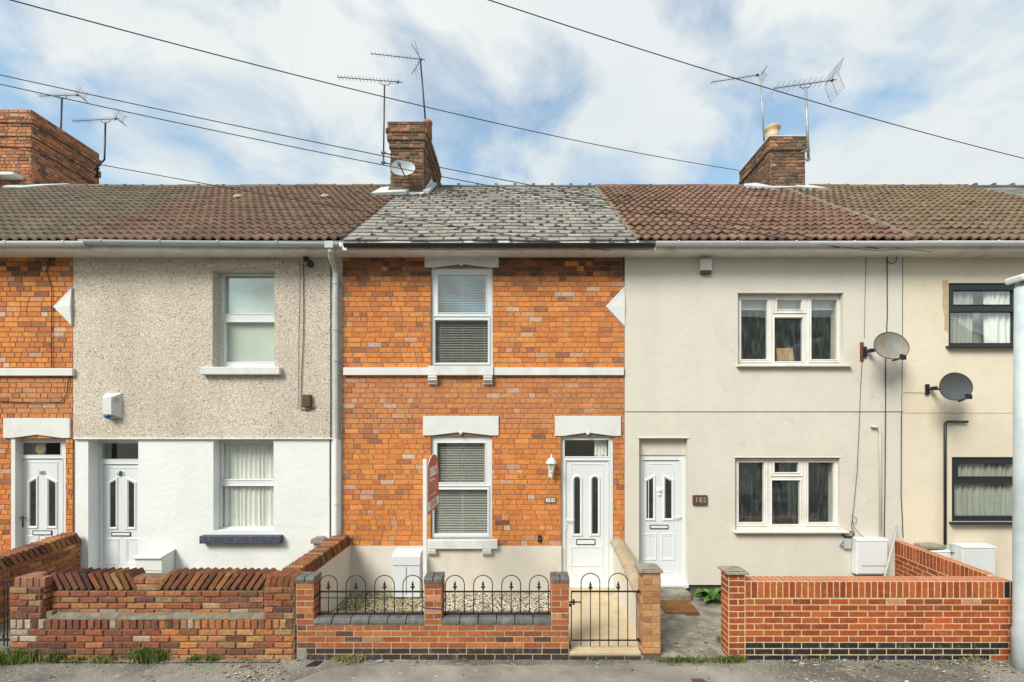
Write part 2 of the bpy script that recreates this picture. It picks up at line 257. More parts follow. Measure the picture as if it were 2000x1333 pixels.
# ------------------------------------------------------------------ mesh helpers
class MB:
    def __init__(s): s.v = []; s.f = []; s.c = []
    def face(s, pts, col=None):
        b = len(s.v); s.v.extend([tuple(p) for p in pts]); s.f.append(tuple(range(b, b + len(pts)))); s.c.append(col)
    def faces(s, pts, idx, col=None):
        b = len(s.v); s.v.extend([tuple(p) for p in pts])
        for f in idx: s.f.append(tuple(b + i for i in f)); s.c.append(col)
    def box(s, x0, x1, y0, y1, z0, z1, col=None):
        p = [(x0, y0, z0), (x1, y0, z0), (x1, y1, z0), (x0, y1, z0), (x0, y0, z1), (x1, y0, z1), (x1, y1, z1), (x0, y1, z1)]
        s.faces(p, [(0, 1, 5, 4), (1, 2, 6, 5), (2, 3, 7, 6), (3, 0, 4, 7), (4, 5, 6, 7), (3, 2, 1, 0)], col)
    def mbox(s, mat, sx, sy, sz, col=None):
        p = [mat @ Vector((a * sx / 2, b * sy / 2, c * sz / 2)) for c in (-1, 1) for a, b in ((-1, -1), (1, -1), (1, 1), (-1, 1))]
        s.faces(p, [(0, 1, 5, 4), (1, 2, 6, 5), (2, 3, 7, 6), (3, 0, 4, 7), (4, 5, 6, 7), (3, 2, 1, 0)], col)
    def prism(s, poly, a0, a1, axis='y', col=None):
        n = len(poly)
        def P(p, a):
            if axis == 'y': return (p[0], a, p[1])
            if axis == 'x': return (a, p[0], p[1])
            return (p[0], p[1], a)
        pts = [P(p, a0) for p in poly] + [P(p, a1) for p in poly]
        idx = [tuple(range(n)), tuple(range(2 * n - 1, n - 1, -1))] + [(i, n + i, n + (i + 1) % n, (i + 1) % n) for i in range(n)]
        s.faces(pts, idx, col)
    def tube(s, pts, r, n=6, col=None):
        pts = [Vector(p) for p in pts]; rr = r if isinstance(r, (list, tuple)) else [r] * len(pts); rings = []
        up = None
        for i, p in enumerate(pts):
            d = (pts[min(i + 1, len(pts) - 1)] - pts[max(i - 1, 0)]).normalized()
            if up is None: up = Vector((0, 0, 1)) if abs(d.z) < 0.9 else Vector((0, 1, 0))
            a = d.cross(up).normalized(); b = a.cross(d).normalized(); up = b
            rings.append([p + (a * cos(2 * pi * k / n) + b * sin(2 * pi * k / n)) * rr[i] for k in range(n)])
        V = [q for r_ in rings for q in r_]; idx = []
        for i in range(len(pts) - 1):
            for k in range(n): idx.append((i * n + k, i * n + (k + 1) % n, (i + 1) * n + (k + 1) % n, (i + 1) * n + k))
        idx.append(tuple(range(n - 1, -1, -1))); idx.append(tuple((len(pts) - 1) * n + k for k in range(n)))
        s.faces(V, idx, col)
    def lathe(s, prof, c, n=16, col=None, axis=Vector((0, 0, 1))):
        q = Vector((0, 0, 1)).rotation_difference(axis); c = Vector(c)
        V = [c + q @ Vector((r * cos(2 * pi * k / n), r * sin(2 * pi * k / n), z)) for r, z in prof for k in range(n)]; idx = []
        for i in range(len(prof) - 1):
            for k in range(n): idx.append((i * n + k, i * n + (k + 1) % n, (i + 1) * n + (k + 1) % n, (i + 1) * n + k))
        idx.append(tuple(range(n - 1, -1, -1))); idx.append(tuple((len(prof) - 1) * n + k for k in range(n)))
        s.faces(V, idx, col)
    def build(s, name, mat, parent=None, bevel=0.0, smooth=False, seg=2):
        me = bpy.data.meshes.new(name); me.from_pydata(s.v, [], s.f)
        if any(c is not None for c in s.c):
            at = me.color_attributes.new('col', 'FLOAT_COLOR', 'CORNER'); buf = []
            for f, c in zip(s.f, s.c):
                cc = (*(c or (0.3, 0.3, 0.3)), 1.0)
                for _ in f: buf.extend(cc)
            at.data.foreach_set('color', buf)
        me.materials.append(M[mat] if isinstance(mat, str) else mat)
        if smooth: me.shade_smooth()
        me.update()
        o = bpy.data.objects.new(name, me); COL.objects.link(o)
        if parent:
            o.parent = parent
            if parent.type == 'EMPTY': o.matrix_parent_inverse = Matrix.Translation(-parent.location)
        if bevel > 0:
            b = o.modifiers.new('bevel', 'BEVEL'); b.width = bevel; b.segments = seg; b.limit_method = 'ANGLE'; b.angle_limit = radians(40)
        return o

def thing(name, label, cat, loc=(0, 0, 0), group=None):
    o = bpy.data.objects.new(name, None); COL.objects.link(o); o.location = loc; o.empty_display_size = 0.2
    o['label'] = label; o['category'] = cat
    if group: o['group'] = group
    return o
def tag(o, label, cat, group=None, kind=None):
    o['label'] = label; o['category'] = cat
    if group: o['group'] = group
    if kind: o['kind'] = kind
    return o
def struct(o): o['kind'] = 'structure'; return o

def cells(rect, holes):
    x0, x1, z0, z1 = rect
    xs = sorted({x0, x1} | {min(max(h[i], x0), x1) for h in holes for i in (0, 1)})
    zs = sorted({z0, z1} | {min(max(h[i], z0), z1) for h in holes for i in (2, 3)})
    out = []
    for i in range(len(xs) - 1):
        for j in range(len(zs) - 1):
            cx, cz = (xs[i] + xs[i + 1]) / 2, (zs[j] + zs[j + 1]) / 2
            if any(h[0] < cx < h[1] and h[2] < cz < h[3] for h in holes): continue
            out.append((i, j))
    return xs, zs, out
def panel(mb, rect, holes, Y0, Y1, col=None):
    """slab with rectangular openings, front at Y0 back at Y1"""
    xs, zs, cl = cells(rect, holes); S = set(cl)
    for i, j in cl:
        a, b, c, d = xs[i], xs[i + 1], zs[j], zs[j + 1]
        mb.face([(a, Y0, c), (b, Y0, c), (b, Y0, d), (a, Y0, d)], col)
        mb.face([(b, Y1, c), (a, Y1, c), (a, Y1, d), (b, Y1, d)], col)
        if (i - 1, j) not in S: mb.face([(a, Y1, c), (a, Y0, c), (a, Y0, d), (a, Y1, d)], col)
        if (i + 1, j) not in S: mb.face([(b, Y0, c), (b, Y1, c), (b, Y1, d), (b, Y0, d)], col)
        if (i, j - 1) not in S: mb.face([(a, Y1, c), (b, Y1, c), (b, Y0, c), (a, Y0, c)], col)
        if (i, j + 1) not in S: mb.face([(a, Y0, d), (b, Y0, d), (b, Y1, d), (a, Y1, d)], col)

def bricks(mb, o, u, v, n, W, H, ch, bl, pal, rng, joint=0.010, proud=0.006, bond='mix', holes=(), jit=0.0015, chamf=0.003):
    """real bricks laid on a face: o origin, u along, v up, n outwards. holes in (u0,u1,v0,v1)"""
    o, u, v, n = Vector(o), Vector(u), Vector(v), Vector(n)
    rows = max(1, int(round(H / ch))); ch = H / rows
    for j in range(rows):
        v0, v1 = j * ch + joint / 2, (j + 1) * ch - joint / 2; vc = (v0 + v1) / 2
        x = 0.0
        if bond == 'stretch': x = -bl / 2 if j % 2 else 0.0
        elif bond == 'mix': x = -rng.uniform(0, bl)
        seq = []; k = 0; hrow = (bond == 'mix' and j % 5 == 3)
        while x < W - 0.01:
            l = bl
            if bond == 'mix' and (rng.random() < 0.34 or hrow and rng.random() < 0.7): l = bl / 2
            a, b = max(x, 0), min(x + l, W); x += l; k += 1
            if b - a > 0.025: seq.append((a, b))
        for a, b in seq:
            parts = [(a, b)]
            for h in holes:
                if h[2] < vc < h[3]:
                    np_ = []
                    for p, q in parts:
                        if h[1] <= p or h[0] >= q: np_.append((p, q)); continue
                        if h[0] > p: np_.append((p, h[0]))
                        if h[1] < q: np_.append((h[1], q))
                    parts = np_
            for p, q in parts:
                if q - p < 0.02: continue
                u0, u1 = p + joint / 2, q - joint / 2
                c = pal((p + q) / 2, vc, j)
                pr = proud + rng.uniform(-1, 1) * jit
                J = lambda: rng.uniform(-1, 1) * jit
                bk = [o + u * uu + v * vv for uu, vv in ((u0, v0), (u1, v0), (u1, v1), (u0, v1))]
                ft = [o + u * (uu + J()) + v * (vv + J()) + n * (pr + J() * 0.7) for uu, vv in
                      ((u0 + chamf, v0 + chamf), (u1 - chamf, v0 + chamf), (u1 - chamf, v1 - chamf), (u0 + chamf, v1 - chamf))]
                mb.faces(bk + ft, [(4, 5, 6, 7), (0, 1, 5, 4), (1, 2, 6, 5), (2, 3, 7, 6), (3, 0, 4, 7)], c)

def brick_box(mb, x0, x1, y0, y1, z0, z1, faces, ch, bl, pal, rng, mortar, bond='stretch', **k):
    mb.box(x0, x1, y0, y1, z0, z1, mortar)
    W, D, H = x1 - x0, y1 - y0, z1 - z0
    if 'F' in faces: bricks(mb, (x0, y0, z0), (1, 0, 0), (0, 0, 1), (0, -1, 0), W, H, ch, bl, pal, rng, bond=bond, **k)
    if 'B' in faces: bricks(mb, (x1, y1, z0), (-1, 0, 0), (0, 0, 1), (0, 1, 0), W, H, ch, bl, pal, rng, bond=bond, **k)
    if 'R' in faces: bricks(mb, (x1, y0, z0), (0, 1, 0), (0, 0, 1), (1, 0, 0), D, H, ch, bl, pal, rng, bond=bond, **k)
    if 'L' in faces: bricks(mb, (x0, y1, z0), (0, -1, 0), (0, 0, 1), (-1, 0, 0), D, H, ch, bl, pal, rng, bond=bond, **k)
    if 'T' in faces: bricks(mb, (x0, y0, z1), (1, 0, 0), (0, 1, 0), (0, 0, 1), W, D, D, 0.075, pal, rng, bond='stack', **k)

def jitc(c, rng, a=0.12, h=0.06):
    k = 1 + rng.uniform(-a, a); return tuple(max(0.004, x * k * (1 + rng.uniform(-h, h))) for x in c)
def choose(rng, tab):
    t = sum(w for w, _ in tab); r = rng.uniform(0, t)
    for w, c in tab:
        r -= w
        if r <= 0: return c
    return tab[-1][1]

FACADE = [(5, (0.74, 0.285, 0.078)), (5, (0.71, 0.255, 0.070)), (4, (0.67, 0.23, 0.060)), (2.2, (0.60, 0.195, 0.065)), (0.7, (0.52, 0.19, 0.09)), (0.8, (0.62, 0.34, 0.20)), (0.3, (0.68, 0.45, 0.32)), (0.3, (0.36, 0.17, 0.095))]
DARKB = [(3, (0.48, 0.19, 0.075)), (2.5, (0.39, 0.16, 0.075)), (0.8, (0.25, 0.12, 0.07)), (3, (0.56, 0.22, 0.085))]
def facade_pal(rng, x0, z0, W, H, topdark=0.85):
    def pal(u, v, j):
        x, z = x0 + u, z0 + v
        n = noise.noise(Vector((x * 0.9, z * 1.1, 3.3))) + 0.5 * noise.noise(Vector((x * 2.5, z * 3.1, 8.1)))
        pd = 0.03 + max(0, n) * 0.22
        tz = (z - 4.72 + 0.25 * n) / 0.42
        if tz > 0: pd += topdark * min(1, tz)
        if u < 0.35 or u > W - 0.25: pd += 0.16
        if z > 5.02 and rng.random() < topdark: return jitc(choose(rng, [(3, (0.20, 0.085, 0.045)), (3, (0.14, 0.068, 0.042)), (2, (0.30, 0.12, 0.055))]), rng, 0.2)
        if rng.random() < pd: return jitc(choose(rng, DARKB), rng, 0.14)
        c = jitc(choose(rng, FACADE), rng, 0.09, 0.04)
        if 2.5 < z < 3.5:   # duller rose coloured courses between the floors
            g = 0.6 * (0.55 + 0.45 * rng.random()); c = tuple(c[i] * (1 - g) + (0.50, 0.24, 0.12)[i] * g for i in range(3))
        return c
    return pal
MORTAR_F = (0.29, 0.205, 0.13)
OLD = [(4, (0.36, 0.13, 0.06)), (4, (0.30, 0.10, 0.052)), (3, (0.42, 0.17, 0.07)), (2, (0.22, 0.085, 0.055)), (1.8, (0.40, 0.24, 0.12)), (0.8, (0.15, 0.075, 0.055)), (0.5, (0.45, 0.33, 0.25))]
REDW = [(5, (0.40, 0.125, 0.05)), (4, (0.34, 0.10, 0.045)), (3, (0.46, 0.16, 0.056)), (1.8, (0.25, 0.09, 0.05)), (0.7, (0.13, 0.065, 0.05)), (0.8, (0.46, 0.22, 0.11))]
COPE = [(4, (0.27, 0.10, 0.048)), (3, (0.20, 0.075, 0.045)), (2, (0.34, 0.15, 0.06)), (1.5, (0.13, 0.06, 0.042)), (1, (0.30, 0.18, 0.08))]
NEW = [(5, (0.399, 0.090, 0.023)), (5, (0.332, 0.071, 0.020)), (3, (0.456, 0.114, 0.027)), (2, (0.275, 0.062, 0.021))]
TAN = [(4, (0.50, 0.25, 0.11)), (4, (0.44, 0.20, 0.09)), (2, (0.54, 0.31, 0.16)), (2, (0.38, 0.16, 0.08))]
CHIM = [(4, (0.230, 0.128, 0.070)), (4, (0.169, 0.101, 0.065)), (2.5, (0.324, 0.155, 0.081)), (2, (0.115, 0.074, 0.054)), (1.2, (0.446, 0.216, 0.115))]
def simple_pal(rng, tab, a=0.15): return lambda u, v, j: jitc(choose(rng, tab), rng, a)

# polygons in x,z plane
def offset_poly(P, d):
    n = len(P); out = []
    A = sum(P[i][0] * P[(i + 1) % n][1] - P[(i + 1) % n][0] * P[i][1] for i in range(n)); s = 1 if A > 0 else -1
    for i in range(n):
        p0, p1, p2 = Vector(P[i - 1]), Vector(P[i]), Vector(P[(i + 1) % n])
        e1, e2 = (p1 - p0).normalized(), (p2 - p1).normalized()
        n1, n2 = Vector((e1.y, -e1.x)) * s, Vector((e2.y, -e2.x)) * s
        b = (n1 + n2); b = b / max(0.3, (1 + n1.dot(n2)))
        out.append((p1.x + b.x * d, p1.y + b.y * d))
    return out
def ring(mb, P, w, Y, h, col=None):
    """moulding of width w around polygon P (inner edge), raised h from plane Y towards -Y"""
    P0 = P; P1 = offset_poly(P, w * 0.35); P2 = offset_poly(P, w * 0.65); P3 = offset_poly(P, w)
    L_ = [(P0, Y), (P1, Y - h), (P2, Y - h), (P3, Y)]; n = len(P)
    V = [(p[0], y, p[1]) for pp, y in L_ for p in pp]; idx = []
    for r in range(3):
        for i in range(n): idx.append((r * n + i, r * n + (i + 1) % n, (r + 1) * n + (i + 1) % n, (r + 1) * n + i))
    mb.faces(V, idx, col)
def rectp(x0, x1, z0, z1): return [(x0, z0), (x1, z0), (x1, z1), (x0, z1)]

def text(body, size, mat, loc, rot=(pi / 2, 0, 0), ext=0.002, parent=None, name='number', bold=0.0, sx=1.0):
    c = bpy.data.curves.new(name, 'FONT'); c.body = body; c.size = size; c.extrude = ext; c.align_x = 'CENTER'; c.align_y = 'CENTER'; c.offset = bold
    t = bpy.data.objects.new(name + '_tmp', c); COL.objects.link(t); bpy.context.view_layer.update()
    me = bpy.data.meshes.new_from_object(t.evaluated_get(bpy.context.evaluated_depsgraph_get())); bpy.data.objects.remove(t)
    me.materials.clear(); me.materials.append(M[mat]); me.name = name
    from mathutils import Euler
    me.transform(Matrix.Translation(loc) @ Euler(rot).to_matrix().to_4x4() @ Matrix.Diagonal((sx, 1, 1, 1)))
    o = bpy.data.objects.new(name, me); COL.objects.link(o)
    if parent:
        o.parent = parent
        if parent.type == 'EMPTY': o.matrix_parent_inverse = Matrix.Translation(-parent.location)
    return o

# ------------------------------------------------------------------ ground, pavement, road
ZP = -0.25      # pavement level at the garden walls
YF = -2.11      # street face of the garden walls
g = MB(); g.box(-300, 300, -300, 300, -0.9, -0.46); struct(g.build('ground', 'ground'))
def grid_sheet(x0, x1, y0, y1, z, amp, nx, ny, name, mat, slope=0.0):
    mb = MB(); V = []
    for j in range(ny + 1):
        for i in range(nx + 1):
            x, y = x0 + (x1 - x0) * i / nx, y0 + (y1 - y0) * j / ny
            V.append((x, y, z + amp * noise.noise(Vector((x * 2.1, y * 2.1, 0.3))) + slope * (y - y1)))
    mb.faces(V, [(j * (nx + 1) + i, j * (nx + 1) + i + 1, (j + 1) * (nx + 1) + i + 1, (j + 1) * (nx + 1) + i) for j in range(ny) for i in range(nx)])
    return mb.build(name, mat, smooth=True)
struct(grid_sheet(-40, 40, -4.2, -1.6, ZP - 0.006, 0.006, 400, 26, 'pavement', 'asphalt'))
mb = MB(); rk = random.Random(8)      # paler resurfaced patch of pavement
P_ = [(-2.62, -3.9), (-2.60, -2.75), (-2.25, -2.35), (-2.05, -2.27)] + [(-2.0 + 0.25 * i, -2.26 + rk.uniform(-0.03, 0.03)) for i in range(1, 18)] + [(2.5, -2.42), (2.75, -2.8), (3.0, -3.9)]
mb.face([(a, b, ZP + 0.004) for a, b in P_]); struct(mb.build('pavement_patch', 'patch'))
k = MB(); rk = random.Random(5)
x = -40.0
while x < 40: k.box(x, x + 0.905, -4.33, -4.2, -0.45, ZP - 0.008); x += 0.915
struct(k.build('kerb', 'concrete', bevel=0.012))
k = MB(); k.box(-40, 40, -10.6, -4.33, -0.7, -0.375); struct(k.build('road', 'road'))
k = MB(); k.box(-40, 40, -13, -10.6, -0.7, -0.255); struct(k.build('far_pavement', 'asphalt'))

# ------------------------------------------------------------------ roofs
EY, EZ = -0.33, 5.45
RY, RZ = 4.0, 8.42
RL = sqrt((RY - EY) ** 2 + (RZ - EZ) ** 2)
US = Vector((0, (RY - EY) / RL, (RZ - EZ) / RL)); UN = Vector((0, -US.z, US.y))
def rp_(x, s, h=0.0):
    p = Vector((x, EY, EZ)) + US * s + UN * h
    sag = 0.03 * noise.noise(Vector((x * 0.6, s * 0.5, 1.0))); p.z += sag
    return p
def roof_shell(parent, x0, x1, x0b=None):
    mb = MB()
    A = [(x0, EY + 0.06, EZ - 0.03), (x1, EY + 0.06, EZ - 0.03), (x1, RY, RZ - 0.05), (x0, RY, RZ - 0.05)]
    mb.face(A); mb.face([(x1, 2 * RY - EY, EZ), (x0, 2 * RY - EY, EZ), (x0, RY, RZ - 0.02), (x1, RY, RZ - 0.02)])
    return mb
def tile_roof(parent, x0, x1, tab, seed, gauge=0.305, tw=0.30, amp=0.020, name='roof'):
    rng = random.Random(seed); mb = MB()
    rows = int(RL / gauge); gauge = RL / rows
    nt_ = int((x1 - x0) / tw) + 1; nseg = 12
    def prof(t):   # double roll tile
        a = (t * 2) % 1.0
        return amp * (0.5 + 0.5 * cos(2 * pi * (a - 0.35))) ** 1.4 * 2
    for j in range(rows):
        s0, s1 = j * gauge - 0.03, (j + 1) * gauge + 0.02
        off = rng.uniform(-0.004, 0.004)
        for i in range(nt_):
            a = x0 + i * tw; b = min(a + tw, x1)
            if b - a < 0.02: continue
            col = jitc(choose(rng, tab), rng, 0.09, 0.03); dh = rng.uniform(-0.003, 0.004) + (0.012 if rng.random() < 0.03 else 0); ds = rng.uniform(-0.007, 0.007) - (0.03 if rng.random() < 0.02 else 0)
            ns = max(2, int(nseg * (b - a) / tw)); V = []
            for q in range(ns + 1):
                t = (b - a) / tw * q / ns; xx = a + tw * t; h = prof(t)
                V += [rp_(xx, s0 + ds + off, h + 0.012 + dh), rp_(xx, s0 + ds + off, h + 0.042 + dh), rp_(xx, s1, h + 0.008)]
            F = []
            for q in range(ns):
                w = q * 3; F += [(w, w + 3, w + 4, w + 1), (w + 1, w + 4, w + 5, w + 2)]
            mb.faces(V, F, col)
    sh = roof_shell(parent, x0, x1)
    for f in sh.f: mb.face([sh.v[i] for i in f], (0.06, 0.05, 0.045))
    return mb.build(name, 'tile', parent)
def ridge_tiles(parent, x0, x1, tab, seed, mat='tile', r=0.115, name='ridge'):
    rng = random.Random(seed); mb = MB(); x = x0
    while x < x1:
        b = min(x + 0.45, x1); dz = rng.uniform(-0.006, 0.008); rr = r * rng.uniform(0.97, 1.04); V = []; n = 8
        for xx, rad in ((x, rr), (b - 0.03, rr), (b - 0.03, rr + 0.012), (b, rr + 0.012)):
            for k_ in range(n + 1):
                th = -0.25 + (pi + 0.5) * k_ / n; V.append((xx, RY - rad * cos(th), RZ - 0.055 + dz + rad * sin(th)))
        F = [(q * (n + 1) + k_, q * (n + 1) + k_ + 1, (q + 1) * (n + 1) + k_ + 1, (q + 1) * (n + 1) + k_) for q in range(3) for k_ in range(n)]
        F.append(tuple(range(n + 1))); F.append(tuple(3 * (n + 1) + k_ for k_ in range(n + 1)))
        mb.faces(V, F, jitc(choose(rng, tab), rng, 0.15)); x = b
    return mb.build(name, mat, parent)
def moss_blobs(parent, pts, seed, tab, name='moss'):
    rng = random.Random(seed); mb = MB()
    for (x, s, r) in pts:
        n = 7; col = jitc(choose(rng, tab), rng, 0.3); h = r * rng.uniform(0.3, 0.55); ring_ = []; mid = []
        ax = rng.uniform(0.8, 2.0)
        for k_ in range(n):
            th = 2 * pi * k_ / n; q = r * rng.uniform(0.6, 1.25)
            ring_.append(rp_(x + q * ax * cos(th), s + q * sin(th), 0.014)); mid.append(rp_(x + q * ax * 0.6 * cos(th), s + q * 0.6 * sin(th), 0.020 + h))
        V = ring_ + mid + [rp_(x, s, 0.020 + h * 1.15)]
        mb.faces(V, [(k_, (k_ + 1) % n, n + (k_ + 1) % n, n + k_) for k_ in range(n)] + [(n + k_, n + (k_ + 1) % n, 2 * n) for k_ in range(n)], col)
    o = mb.build(name, 'moss', parent, smooth=True); o['kind'] = 'stuff'; return o
def slate_roof(parent, x0, x1, seed, name='roof', moss=700):
    rng = random.Random(seed); mb = MB(); gauge = 0.245; rows = int(RL / gauge); gauge = RL / rows; w = 0.26; spots = []
    T = [(4, (0.285, 0.276, 0.244)), (4, (0.25, 0.242, 0.215)), (2, (0.325, 0.312, 0.275)), (0.8, (0.19, 0.184, 0.165)), (0.6, (0.34, 0.33, 0.29))]
    for j in range(rows):
        x = x0 - (w / 2 if j % 2 else 0) + rng.uniform(-0.015, 0.015)
        while x < x1:
            a, b = max(x + 0.004, x0), min(x + w - 0.004, x1); x += w
            if b - a < 0.03: continue
            s0, s1 = j * gauge - 0.02 + rng.uniform(-0.012, 0.012), (j + 1) * gauge + 0.03; t = rng.uniform(0.0, 0.006)
            tl = rng.uniform(-0.012, 0.012) if rng.random() < 0.3 else 0
            V = [rp_(a, s0, 0.004), rp_(b, s0 + tl, 0.004), rp_(b, s0 + tl, 0.021 + t), rp_(a, s0, 0.021 + t), rp_(b, s1, 0.004), rp_(a, s1, 0.004)]
            mb.faces(V, [(0, 1, 2, 3), (3, 2, 4, 5), (0, 3, 5), (1, 4, 2)], jitc(choose(rng, T), rng, 0.10, 0.02))
            if rng.random() < 0.75 and len(spots) < moss * 6:
                if rng.random() < 0.5:
                    for q_ in range(4): spots.append((b + 0.004 + rng.uniform(-0.01, 0.01), s0 + 0.02 + 0.035 * q_, rng.uniform(0.010, 0.022)))
                for _ in range(rng.choice((1, 1, 2, 3))):
                    spots.append((b + rng.uniform(-0.03, 0.03), s0 + rng.uniform(-0.01, 0.09), rng.uniform(0.014, 0.042)))
                if rng.random() < 0.35: spots.append((rng.uniform(a, b), s0 - 0.005, rng.uniform(0.012, 0.028)))
    sh = roof_shell(parent, x0, x1)
    for f in sh.f: mb.face([sh.v[i] for i in f], (0.05, 0.05, 0.045))
    o = mb.build(name, 'slate', parent)
    MT = [(5, (0.062, 0.043, 0.034)), (3, (0.09, 0.062, 0.046)), (1, (0.10, 0.085, 0.045)), (0.7, (0.17, 0.14, 0.06))]
    # extra growth below the chimney
    for _ in range(170): spots.append((rng.gauss(-2.0, 0.75), rng.uniform(3.7, 4.75), rng.uniform(0.015, 0.04)))
    spots = [p for p in spots if x0 < p[0] < x1]
    moss_blobs(o, spots, seed + 1, MT)
    return o
def verge(parent, x, seed, w=0.07, h=0.05, name='verge'):
    rng = random.Random(seed); mb = MB(); V = []; n = 40
    for i in range(n + 1):
        s = RL * i / n; a = rng.uniform(-0.014, 0.014); hh = h * rng.uniform(0.75, 1.2)
        V += [rp_(x - w / 2 + a, s, 0.0), rp_(x - w / 3 + a, s, hh), rp_(x + w / 3 + a, s, hh * 0.95), rp_(x + w / 2 + a, s, 0.0)]
    mb.faces(V, [(4 * i + q, 4 * i + q + 1, 4 * i + q + 5, 4 * i + q + 4) for i in range(n) for q in range(3)] + [(3, 2, 1, 0)])
    return mb.build(name, 'mortar', parent)
BROWN = [(4, (0.201, 0.126, 0.087)), (4, (0.181, 0.112, 0.078)), (2, (0.223, 0.142, 0.099)), (0.7, (0.152, 0.093, 0.068))]
DUSK = [(4, (0.172, 0.134, 0.095)), (4, (0.155, 0.122, 0.087)), (2, (0.189, 0.149, 0.109)), (0.7, (0.131, 0.103, 0.075))]
REDT = [(4, (0.190, 0.110, 0.075)), (4, (0.169, 0.097, 0.067)), (2, (0.211, 0.126, 0.088)), (0.7, (0.135, 0.079, 0.058))]
OLIV = [(4, (0.172, 0.121, 0.075)), (4, (0.155, 0.109, 0.068)), (2, (0.189, 0.135, 0.086)), (0.7, (0.129, 0.091, 0.059))]

def gutter(parent, xa, xb, za, zb, mat, Yc=-0.40, r=0.056, brackets=0.9, name='gutter'):
    mb = MB(); n = 10
    for x0, x1, z0, z1 in [(xa, xb, za, zb)]:
        V = []
        for xx, zz in ((x0, z0), (x1, z1)):
            for rad in (r, r - 0.006):
                for k_ in range(n + 1):
                    th = pi + pi * k_ / n; V.append((xx, Yc + rad * cos(th), zz + rad * sin(th)))
        m_ = n + 1
        F = []
        for k_ in range(n):
            F.append((k_, k_ + 1, 2 * m_ + k_ + 1, 2 * m_ + k_)); F.append((m_ + k_ + 1, m_ + k_, 3 * m_ + k_, 3 * m_ + k_ + 1))
            F.append((k_, m_ + k_, m_ + k_ + 1, k_ + 1)); F.append((2 * m_ + k_ + 1, 3 * m_ + k_ + 1, 3 * m_ + k_, 2 * m_ + k_))
        F.append((0, 2 * m_, 3 * m_, m_)); F.append((n, m_ + n, 3 * m_ + n, 2 * m_ + n))
        mb.faces(V, F)
    o = mb.build(name, mat, parent)
    if brackets:
        x = xa + 0.35
        while x < xb - 0.1:
            b = MB()
            z = za + (zb - za) * (x - xa) / (xb - xa); V = []
            for xx in (x - 0.013, x + 0.013):
                for k_ in range(n + 1):
                    th = pi + pi * k_ / n; V.append((xx, Yc + (r + 0.007) * cos(th), z + (r + 0.007) * sin(th)))
            b.faces(V, [(k_, k_ + 1, n + 2 + k_, n + 1 + k_) for k_ in range(n)])
            b.box(x - 0.013, x + 0.013, Yc - r - 0.009, Yc - r + 0.008, z - 0.01, z + 0.008)
            b.box(x - 0.013, x + 0.013, Yc + r - 0.004, Yc + r + 0.03, z - 0.02, z + 0.004); x += brackets
            b.build('gutter_bracket', mat, o)
    return o
def eaves(parent, x0, x1, zb=5.30, mat='fascia', vents=False):
    mb = MB(); mb.box(x0, x1, -0.335, -0.31, zb, 5.455); mb.build('fascia', mat, parent, bevel=0.004)
    mb = MB(); mb.box(x0, x1, -0.31, 0.02, zb + 0.006, zb + 0.018)
    if vents:
        x = x0 + 0.1
        while x < x1: mb.box(x, x + 0.006, -0.30, 0.0, zb, zb + 0.006); x += 0.10
    mb.build('soffit', mat, parent)

# ------------------------------------------------------------------ window, door builders
def window(parent, hole, Yf, glass, fmat='upvc', gmat='glass', beads=True, sash=None, th=0.06):
    """hole (x0,x1,z0,z1) world; glass = list of px rects (at plane Yf)"""
    G = [(max(wx(a, Yf), hole[0] + 0.02), min(wx(b, Yf), hole[1] - 0.015), wz(d, Yf), wz(c, Yf)) for a, b, c, d in glass]
    mb = MB(); panel(mb, hole, G, Yf, Yf + th)
    for q in G:
        for w_, hh in ((0.022, 0.010),):
            ring(mb, rectp(*q), w_, Yf, hh)
    if sash:
        for q in sash:
            x0, x1, z0, z1 = wx(q[0], Yf), wx(q[1], Yf), wz(q[3], Yf), wz(q[2], Yf)
            ring(mb, rectp(x0, x1, z0, z1), 0.014, Yf, 0.016)
    fo = mb.build('window', fmat, parent)
    gm = MB()
    for q in G: gm.face([(q[0], Yf + 0.028, q[2]), (q[1], Yf + 0.028, q[2]), (q[1], Yf + 0.028, q[3]), (q[0], Yf + 0.028, q[3])])
    gm.build('pane', gmat, fo)
    return fo, G
def curtain(fo, x0, x1, z0, z1, Y, seed, amp=0.025, folds=14, name='curtain', gather=False, mat='curtain', sway=0.0):
    rng = random.Random(seed); mb = MB(); nx = int((x1 - x0) / 0.012) + 2; nz_ = 8; V = []
    ph = [rng.uniform(0, 6.28) for _ in range(4)]
    for j in range(nz_ + 1):
        t = j / nz_; z = z0 + (z1 - z0) * t
        for i in range(nx + 1):
            u = i / nx; x = x0 + (x1 - x0) * u
            w_ = folds * 2 * pi * (u + 0.02 * sin(3 * u + ph[1]))
            y = Y + amp * (sin(w_ + ph[0]) + 0.5 * sin(w_ * 0.53 + ph[2] + t) + 0.25 * sin(w_ * 2.1 + ph[3] + t * 2))
            V.append((x + sway * (1 - t) * sin(u * 9 + ph[2]), y, z + (0.02 * sin(w_ / 2) if j == 0 else 0)))
    mb.faces(V, [(j * (nx + 1) + i, j * (nx + 1) + i + 1, (j + 1) * (nx + 1) + i + 1, (j + 1) * (nx + 1) + i) for j in range(nz_) for i in range(nx)])
    return mb.build(name, mat, fo, smooth=True)
